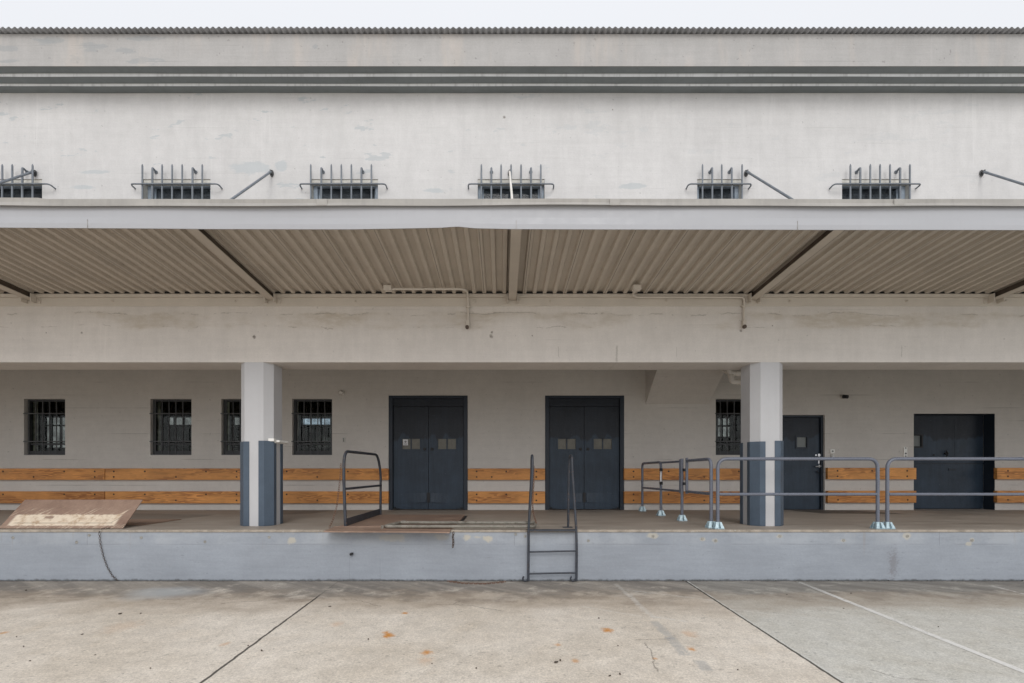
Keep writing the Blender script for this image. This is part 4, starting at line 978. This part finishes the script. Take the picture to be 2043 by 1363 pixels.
for i, ((a, b), where) in enumerate(segs):
    for j, (pa, pb, nm) in enumerate(rows):
        dy = -1.2 if i >= 5 else 0.0
        z1, z0 = Z(pa + dy, yb0), Z(pb + dy, yb0); x0, x1 = X(a, yb0), X(b, yb0)
        m = MB(); nn = 12; vs = []
        m.box(x0, x1, yb0, yb1, z0, z1)
        colr = ['dark knotty', 'strongly grained', 'plain orange', 'short orange', 'orange', 'stained', 'cut off'][i]
        o = m.build('bumper_board', 'wood', bevel=.007, label=f'{nm} {colr} timber board {where}' if i else f'{nm} timber board at the {where} of the wall, behind the tilted steel plate', cat='bumper board', group='timber bumper boards bolted to the dock wall')
        for (px, up) in bolts_for(i, j == 0):
            zc_ = z1 - .067 if up else z0 + .067
            t = MB(); t.disc((X(px, yb0), yb0 + .004, zc_), (0, -1, 0), .020, .005, 14).disc((X(px, yb0) + .002, yb0 + .0, zc_ - .001), (0, -1, 0), .011, .009, 6); t.build('bolt', 'bolt', o)

# ================================================================ RAILINGS
RF = Z_DOCK
def base_bracket(par, x, y, rot=0.0):
    m = MB(); w, t_ = .072, .0045
    m.box(x - w, x + w, y - w, y + w, RF + .001, RF + .008)
    m.tube([(x, y, RF + .008), (x, y, RF + .105)], .031, 14)
    for s in (-1, 1):
        for o_ in (-.024, .024):
            m.prism([(x + s * .028, y + o_ - t_ / 2, RF + .104), (x + s * .040, y + o_ - t_ / 2, RF + .104), (x + s * .070, y + o_ - t_ / 2, RF + .008), (x + s * .028, y + o_ - t_ / 2, RF + .008)], (0, t_, 0))
            m.prism([(x + o_ - t_ / 2, y + s * .028, RF + .104), (x + o_ - t_ / 2, y + s * .040, RF + .104), (x + o_ - t_ / 2, y + s * .070, RF + .008), (x + o_ - t_ / 2, y + s * .028, RF + .008)], (t_, 0, 0))
        # sloped webs
        m.prism([(x + s * .040, y - .028, RF + .10), (x + s * .044, y - .028, RF + .10), (x + s * .072, y - .055, RF + .009), (x + s * .066, y - .055, RF + .009)], (0, .003, 0))
    # front skirt panels seen as a flared foot
    for s in (-1, 1):
        m.add([(x - .040, y + s * .036, RF + .104), (x - .010, y + s * .036, RF + .104), (x - .018, y + s * .070, RF + .012), (x - .070, y + s * .070, RF + .012)], [(0, 1, 2, 3)])
        m.add([(x + .012, y + s * .036, RF + .104), (x + .040, y + s * .036, RF + .104), (x + .070, y + s * .070, RF + .012), (x + .022, y + s * .070, RF + .012)], [(0, 1, 2, 3)])
    for sx in (-1, 1):
        for sy in (-1, 1): m.disc((x + sx * .056, y + sy * .056, RF + .008), (0, 0, 1), .008, .008, 6)
    return m.build('base_bracket', 'galv', par)
ZT, ZM, RR = 1.812, 1.275, .0255
def rail_frame(name, a, b, label, ra=True, rb=True, group='slate grey tube railings on the dock', bases=(True, True), cat='railing'):
    a, b = Vector((*a, 0)), Vector((*b, 0)); th = thing(name, (a.x, a.y, RF), label, cat, group)
    up = Vector((0, 0, 1))
    zb_ = RF + .02
    path = [a + up * zb_, a + up * ZT, b + up * ZT, b + up * zb_]
    m = MB(); m.tube(fillet(path, .15, 10), RR, 16); m.build('hoop', 'rail', th)
    d = (b - a).normalized(); m = MB(); m.tube([a + up * ZM + d * .02, b + up * ZM - d * .02], RR * .9, 14); m.build('mid_rail', 'rail', th)
    for p, u in ((a, bases[0]), (b, bases[1])):
        if u: base_bracket(th, p.x, p.y)
    return th
YR = 7.46
rail_frame('railing', (3.282, YR), (5.705, YR), 'front railing crossing the right column, ending in a rounded corner beside its neighbour')
rail_frame('railing', (5.852, YR), (8.75, YR), 'front railing in front of the wide recessed door, running out of frame')
# return run toward the wall
p1, p2, p3, p4 = Vector((3.125, 10.90, 0)), Vector((3.164, 9.75, 0)), Vector((3.195, 8.70, 0)), Vector((3.225, 7.56, 0))
up = Vector((0, 0, 1))
th = thing('railing', (p1.x, p1.y, RF), 'short railing nearest the dock wall, in front of the boards beside the right double door', 'railing', 'slate grey tube railings on the dock')
m = MB(); m.tube(fillet([p1 + up * (RF + .02), p1 + up * ZT, p2 + up * ZT, p2 + up * (RF + .02)], .10, 8), RR, 14); m.build('hoop', 'rail', th)
m = MB(); m.tube([p1 + up * ZM, p2 + up * ZM], RR * .9, 12); m.build('mid_rail', 'rail', th)
base_bracket(th, p1.x, p1.y); base_bracket(th, p2.x, p2.y)
th = thing('safety_gate', (p3.x, p3.y, RF), 'narrow tube swing gate hung between two short railings beside the right double door', 'gate')
ga, gb = p2 + (p3 - p2) * .06, p2 + (p3 - p2) * .93
m = MB(); m.tube([ga + up * (ZT - .01), gb + up * (ZT - .01)], RR * .8, 12); m.tube([ga + up * ZM, gb + up * ZM], RR * .8, 12); m.tube([gb + up * (ZM - .03), gb + up * (ZT + .03)], RR * .9, 12); m.build('frame', 'rail', th)
m = MB()
for zz in (1.40, 1.66): m.box(ga.x - .045, ga.x - .015, ga.y - .09, ga.y + .03, zz - .03, zz + .03)
m.build('hinge', 'black', th)
m = MB(); m.tube([ga + Vector((-.035, -.03, 1.42)), ga + Vector((-.035, -.03, 1.64))], .018, 10); m.build('spring', 'steel', th)
th = thing('railing', (p4.x, p4.y, RF), 'short railing between the swing gate and the front corner, with a dangling end post', 'railing', 'slate grey tube railings on the dock')
m = MB(); m.tube([p3 + up * (RF + .02), p3 + up * (ZT + .04)], RR, 14); m.build('post', 'rail', th); base_bracket(th, p3.x, p3.y)
q = p3 + (p4 - p3) * .10 + Vector((.04, 0, 0))
m = MB(); m.tube(fillet([q + up * (ZT - .0), p4 + up * ZT, p4 + up * (RF + .02)], .13, 8), RR, 14); m.build('top_rail', 'rail', th)
m = MB(); m.tube([q + up * (ZM - .0), p4 + up * ZM], RR * .9, 12); m.build('mid_rail', 'rail', th)
m = MB(); m.tube([q + up * (ZM - .04), q + up * (ZT + .05)], RR * .95, 12); m.build('end_post', 'rail', th)
m = MB()
for zz in (1.41, 1.65): m.box(p3.x + .0, q.x + .0, q.y + .0, p3.y - .0, zz - .025, zz + .025)
m.build('latch', 'black', th)
base_bracket(th, p4.x, p4.y)

# ================================================================ DOCK LADDER
LD = thing('ladder', (.74, 7.2, 0), 'dark steel dock ladder with looped grab rails at the middle of the dock', 'ladder')
yl = 7.215
for sx, (xf, xt, xb_, xbo) in ((-1, (.400, .462, .465, .425)), (1, (1.100, 1.050, 1.040, 1.035))):
    m = MB(); xg = X(1054, yl) if sx < 0 else X(1150, yl)
    low = [(xg, yl, .02), (xg + .005, yl, .5), (xf, yl, Z_DOCK + .02)]
    pth = low + [(xt - .003 * sx, 7.26, 1.66), (xt, 7.30, 1.86), (xb_, 7.50, 1.86), (xb_, 7.56, 1.62), (xbo, 7.62, Z_DOCK + .005)]
    m.tube(fillet(pth, .12, 7), .0185, 12)
    m.build('side_rail', 'oldrail', LD)
    m = MB(); cx = xg - .045 if sx < 0 else xg - .05
    m.tube([(cx + .035 * math.cos(q_), yl + .0, .05 + .035 * math.sin(q_)) for q_ in [R(120 + 24 * i) for i in range(11)]], .013, 8); m.build('foot_hook', 'oldrail', LD)
for py in (1100.5, 1144):
    m = MB(); m.tube([(X(1054, yl), yl, Z(py, yl) - .006), (X(1150, yl), yl, Z(py, yl) + .008)], .0125, 10); m.build('rung', 'oldrail', LD)
m = MB(); m.box(.40, 1.09, 7.205, 7.30, Z_DOCK - .012, Z_DOCK + .014); m.box(.95, 1.10, 7.56, 7.68, Z_DOCK + .001, Z_DOCK + .008); m.build('top_step', 'oldrail', LD, .004)
chain('chain', [P(1065, 930, 7.60), P(1065, 960, 7.60), P(1062.5, 1005, 7.62), P(1063.5, 1022, 7.63), P(1067, 1035, 7.6), P(1070, 1044, 7.5)], link=.040, r=.0042, mat='rustchain', label='thin chain hanging down the left grab rail of the ladder', cat='chain')

# ================================================================ DOCK PLATES
PT = thing('dock_plate', (-1.63, 8.5, Z_DOCK), 'flat brown steel dock plate with its lip sticking out over the dock edge', 'dock plate')
xp0, xp1 = -2.50, -.72
m = MB(); m.box(xp0 + .0, xp1, 7.45, 9.68, Z_DOCK + .001, Z_DOCK + .028); m.build('deck', 'plate', PT, .003)
m = MB(); m.box(xp1 + .0, xp1 + .06, 8.52, 9.66, Z_DOCK + .0015, Z_DOCK + .004); m.build('side_gap', 'black', PT)
m = MB(); vs = []; nn = 24
for i in range(nn + 1):
    u = i / nn; x = xp0 - .04 + (xp1 - xp0 + .02) * u
    sag = -.018 * max(0, (u - .35) / .65) ** 1.3 - .004 * math.sin(u * 5)
    vs += [(x, 7.45, Z_DOCK + .028), (x, 7.04, Z_DOCK + .014 + sag), (x, 7.04, Z_DOCK - .004 + sag), (x, 7.45, Z_DOCK + .010)]
m.add(vs, [(i * 4 + k, (i + 1) * 4 + k, (i + 1) * 4 + (k + 1) % 4, i * 4 + (k + 1) % 4) for i in range(nn) for k in range(4)] + [(0, 1, 2, 3), (nn * 4, nn * 4 + 1, nn * 4 + 2, nn * 4 + 3)]); m.build('lip', 'plate', PT)
m = MB(); m.tube([(xp0 - .03, 7.45, Z_DOCK + .024), (xp1 - .02, 7.45, Z_DOCK + .024)], .012, 8)
for i in range(5): 
    x = xp0 + .12 + i * .2; m.box(x, x + .12, 7.035, 7.0385, Z_DOCK + .001, Z_DOCK + .006)
m.build('hinge_rod', 'plate', PT)

TP = thing('dock_plate', (-6.67, 7.5, Z_DOCK), 'brown steel dock plate tilted up at the dock edge with a pale worn band and painted-in sheen', 'dock plate')
A, B = Vector((0, 7.46, Z_DOCK + .008)), Vector((0, 7.875, 1.172)); nrm = Vector((0, -(B.z - A.z), (B.y - A.y))).normalized() * .012
m = MB(); x0, x1 = -7.62, -5.735
m.prism([(x0, A.y, A.z), (x0, B.y, B.z), (x0, (B - nrm).y, (B - nrm).z), (x0, (A - nrm).y, (A - nrm).z)], (x1 - x0, 0, 0)); m.build('plate', 'plate_worn_sheen', TP, .002)
m = MB()
for x in (-7.3, -6.3): m.box(x, x + .05, 7.62, 7.90, Z_DOCK + .002, Z_DOCK + .03).box(x, x + .05, 7.855, 7.90, Z_DOCK + .03, 1.10)
m.build('prop', 'oldrail', TP)
m = MB(); m.box(x0 + .05, x1 - .05, 7.92, 8.9, Z_DOCK + .001, Z_DOCK + .012); m.build('base_frame', 'plate', TP)

# standing guard hoop on the flat plate
HP = thing('guard_hoop', (-2.38, 8.6, Z_DOCK), 'upright dark steel hoop with mid rail and toe board on the flat brown dock plate', 'guard rail')
zf = Z_DOCK + .029
hx0, hx1 = -2.395, -2.375
m = MB(); m.tube(fillet([(hx0, 7.57, zf), (hx0 - .03, 7.57, 1.60), (hx0 - .03, 7.62, 1.935), (hx1 + .0, 9.45, 1.950), (hx1 + .02, 9.62, 1.62), (hx1 + .01, 9.64, zf)], .20, 9), .0235, 14); m.build('hoop', 'oldrail', HP)
m = MB(); m.tube([(hx0 - .01, 7.58, 1.352), (hx1 + .015, 9.63, 1.355)], .020, 12); m.build('mid_rail', 'oldrail', HP)
m = MB(); m.box(hx0 + .008, hx0 + .018, 7.585, 9.62, zf + .002, zf + .115); m.build('toe_board', 'oldrail', HP)
chain('chain', [P(680, 925, 7.6), P(679.5, 945, 7.58), P(677, 970, 7.56), P(672, 1010, 7.54), P(664, 1038, 7.53), P(657, 1053, 7.5)], link=.045, r=.0032, mat='rustchain', label='rusty chain hanging from the upright hoop down to the plate corner', cat='chain')

# fallen hoop
FH = thing('fallen_hoop', (-.6, 7.4, Z_DOCK), 'weathered bent tube hoop lying flat along the dock edge beside the ladder', 'guard rail')
zr = Z_DOCK + .055
pl = [(X(806, 7.95), 7.98, zr + .0), (X(765, 7.30), 7.30, zr - .004), (X(1066, 7.28), 7.27, zr - .003), (X(1070, 7.7), 7.74, zr + .005), (X(800, 7.74), 7.74, zr + .012)]
m = MB(); m.tube(fillet(pl[:], .10, 7), .0245, 14); m.build('hoop', 'oldpipe', FH)
m = MB(); m.tube([(X(764, 7.3) - .005, 7.29, zr - .03), (X(764, 7.3) - .005, 7.28, zr + .01)], .022, 10); m.build('stub', 'oldpipe', FH)

# loose chains
chain('chain', [P(905, 1062, 7.1), P(903.5, 1070, 7.1), P(904.5, 1082, 7.1), P(903.5, 1092, 7.1)], link=.05, r=.006, mat='chain', label='short rusty chain dangling from the right end of the flat plate lip', cat='chain')
chain('chain', [(X(225, 7.5), 7.5, Z_DOCK + .012), (X(205, 7.36), 7.36, Z_DOCK + .012), P(198, 1062, 7.265), P(200, 1085, 7.27), P(206, 1110, 7.272), P(214, 1132, 7.274), P(224, 1149, 7.275), P(234, 1158, 7.272)], link=.04, r=.0026, mat='chain', label='dark chain draped over the dock face from under the tilted plate', cat='chain')
gl_ = [gpt(px, py) for px, py in ((893, 1161), (925, 1165), (965, 1166), (990, 1164), (1008, 1162))]
chain('chain', [(a, b - .0, -0.175 + .024 * b + .008) for a, b in gl_], link=.045, r=.005, mat='rustchain', label='rusty chain lying on the yard at the foot of the dock', cat='chain')

# ================================================================ SMALL FIXTURES
m = MB(); c = P(1680, 792, SC); m.tube([(c.x, SC - .001, c.z), (c.x, SC - .05, c.z)], .05, 14); o = m.build('security_camera', 'back', label='small black camera on a round mount above the single door', cat='camera')
m = MB(); m.tube([(c.x - .01, SC - .05, c.z), (c.x + .03, SC - .14, c.z - .02)], .042, 14); m.build('camera_body', 'black', o)
m = MB(); c = P(682, 784, SC); m.tube([(c.x, SC - .001, c.z), (c.x, SC - .04, c.z), (c.x, SC - .10, c.z - .01)], [.06, .06, .035], 16); o = m.build('wall_lamp', 'pvc', label='small dome lamp on the wall above the outlet near the left double door', cat='lamp')
m = MB(); m.tube([(c.x - .005, SC - .08, c.z - .01), (c.x - .005, SC - .085, c.z - .05)], .02, 12); m.build('lamp_tip', 'lintel', o)
m = MB(); c = P(686, 878, SC); m.box(c.x - .038, c.x + .038, SC - .012, SC - .001, c.z - .058, c.z + .058); o = m.build('outlet', 'lintel', bevel=.003, label='small grey outlet cover on the wall left of the left double door', cat='outlet')
m = MB(); m.disc((c.x, SC - .0125, c.z + .024), (0, -1, 0), .013, .002, 12).disc((c.x, SC - .0125, c.z - .024), (0, -1, 0), .013, .002, 12); m.box(c.x - .004, c.x + .004, SC - .0143, SC - .0125, c.z - .02, c.z + .02); m.build('socket', 'black', o)
m = MB(); c = P(1659.5, 900.5, SC); m.box(c.x - .05, c.x + .05, SC - .03, SC - .001, c.z - .045, c.z + .045); o = m.build('door_button', 'white', bevel=.004, label='small white push button box beside the single door', cat='button')
m = MB(); m.disc((c.x, SC - .031, c.z), (0, -1, 0), .017, .008, 12); m.build('button', 'sash', o)
m = MB(); c = P(1660, 910, SC); m.box(c.x - .035, c.x + .035, SC - .03, SC - .001, c.z - .035, c.z + .035); o = m.build('key_reader', 'lintel', bevel=.004, label='small grey key reader under the white button box', cat='reader')
m = MB(); m.disc((c.x + .005, SC - .031, c.z - .01), (0, -1, 0), .012, .01, 10); m.build('key_cylinder', 'steel', o)
m = MB(); c = P(1805.5, 902, SC); m.box(c.x - .04, c.x + .04, SC - .02, SC - .001, c.z - .115, c.z + .115); o = m.build('switch_panel', 'white', bevel=.003, label='tall narrow white switch panel left of the wide recessed door', cat='switch')
m = MB()
for dz_ in (.09, -.035, -.095): m.disc((c.x, SC - .021, c.z + dz_), (0, -1, 0), .014 if dz_ != -.035 else .02, .006, 10)
m.build('knob', 'sash', o)
# pipes behind the right column
for (py, pym, r, lab) in ((745, 742, .050, 'upper pale elbow pipe above the right window beside the column'), (762, 759, .050, 'lower pale elbow pipe above the right window beside the column')):
    d = 9.9; zz = Z(py, d); xx = X(1455 if py < 750 else 1459, d)
    m = MB(); m.tube(fillet([(xx, 10.5, zz + .45), (xx, d, zz + .16), (xx, d, zz), (xx + .72, d, zz)], .14, 8), r, 16); o = m.build('drain_pipe', 'pvc', label=lab, cat='pipe', group='pale elbow pipes under the recess ceiling')
    m = MB(); m.tube([(xx + .13, d, zz), (xx + .21, d, zz)], r * 1.22, 16); m.build('collar', 'pvc', o)
    m = MB(); m.tube([(xx, d, zz + .10), (xx, d + .03, zz + .17)], r * 1.2, 16); m.build('collar', 'pvc', o)
# white bracket on the left column
m = MB(); cx = -3.924 + hw
m.box(cx + .012, cx + .075, 7.96, 8.30, 2.095, 2.130); m.box(cx + .002, cx + .012, 7.93, 8.32, 2.08, 2.135); m.box(cx - .07, cx + .03, 7.865, 7.93, 2.105, 2.15)
m.build('wall_bracket', 'white', bevel=.004, label='small white bracket shelf on the right side of the left column', cat='bracket')

# ================================================================ CAMERA
cd = bpy.data.cameras.new('camera'); cam = bpy.data.objects.new('camera', cd); COL.objects.link(cam)
cam.location = (0, 0, EYE); cam.rotation_euler = (R(90), 0, 0)
cd.sensor_width = 36; cd.lens = F / 2043 * 36; cd.clip_end = 2000; cd.clip_start = .05
cd.shift_x = (1021.5 - VX) / 2043; cd.shift_y = (VY - 681.5) / 2043
scene.camera = cam

# ================================================================ LIGHT
SUN_EL, SUN_ROT = 37, 180
w = bpy.data.worlds.new('World'); scene.world = w; w.use_nodes = True; nt_ = w.node_tree; nt_.nodes.clear()
out = nt_.nodes.new('ShaderNodeOutputWorld'); bg = nt_.nodes.new('ShaderNodeBackground'); sky = nt_.nodes.new('ShaderNodeTexSky')
sky.sky_type = 'NISHITA'; sky.sun_disc = False; sky.sun_elevation = R(SUN_EL); sky.sun_rotation = R(SUN_ROT)
hs = nt_.nodes.new('ShaderNodeHueSaturation'); hs.inputs['Saturation'].default_value = .3
nt_.links.new(sky.outputs[0], hs.inputs['Color'])
# cloud deck: white, brighter toward the zenith, with brightness added behind the camera
tc = nt_.nodes.new('ShaderNodeTexCoord'); sp = nt_.nodes.new('ShaderNodeSeparateXYZ'); nt_.links.new(tc.outputs['Generated'], sp.inputs[0])
mr = nt_.nodes.new('ShaderNodeMapRange'); nt_.links.new(sp.outputs[2], mr.inputs[0]); mr.inputs[1].default_value = 0; mr.inputs[2].default_value = 1; mr.inputs[3].default_value = 8.8; mr.inputs[4].default_value = 10.2
cl = nt_.nodes.new('ShaderNodeVectorMath'); cl.operation = 'SCALE'; cl.inputs[0].default_value = (.965, .985, 1.03); 
fr = nt_.nodes.new('ShaderNodeMapRange'); nt_.links.new(sp.outputs[1], fr.inputs[0]); fr.inputs[1].default_value = 0.1; fr.inputs[2].default_value = -0.9; fr.inputs[3].default_value = 1.0; fr.inputs[4].default_value = 1.38
mm = nt_.nodes.new('ShaderNodeMath'); mm.operation = 'MULTIPLY'; nt_.links.new(mr.outputs[0], mm.inputs[0]); nt_.links.new(fr.outputs[0], mm.inputs[1])
nt_.links.new(mm.outputs[0], cl.inputs['Scale'])
mxs = nt_.nodes.new('ShaderNodeMix'); mxs.data_type = 'RGBA'; mxs.inputs[0].default_value = .85
nt_.links.new(hs.outputs[0], mxs.inputs[6]); nt_.links.new(cl.outputs[0], mxs.inputs[7])
nt_.links.new(mxs.outputs[2], bg.inputs[0]); bg.inputs[1].default_value = .10; nt_.links.new(bg.outputs[0], out.inputs[0])
ld_ = bpy.data.lights.new('sun', 'SUN'); ld_.energy = 1.0; ld_.angle = R(26); ld_.color = (1, .965, .92)
so = bpy.data.objects.new('sun', ld_); COL.objects.link(so); so.location = (0, -10, 20); so.rotation_euler = (R(90 - SUN_EL), 0, R(8))
vs_ = scene.view_settings; vs_.view_transform = 'Standard'; vs_.look = 'None'; vs_.exposure = 0.08; vs_.gamma = 1
scene.render.engine = 'CYCLES'; scene.cycles.max_bounces = 8; scene.cycles.diffuse_bounces = 5; scene.cycles.transparent_max_bounces = 12
scene.render.resolution_x = 1024; scene.render.resolution_y = 683
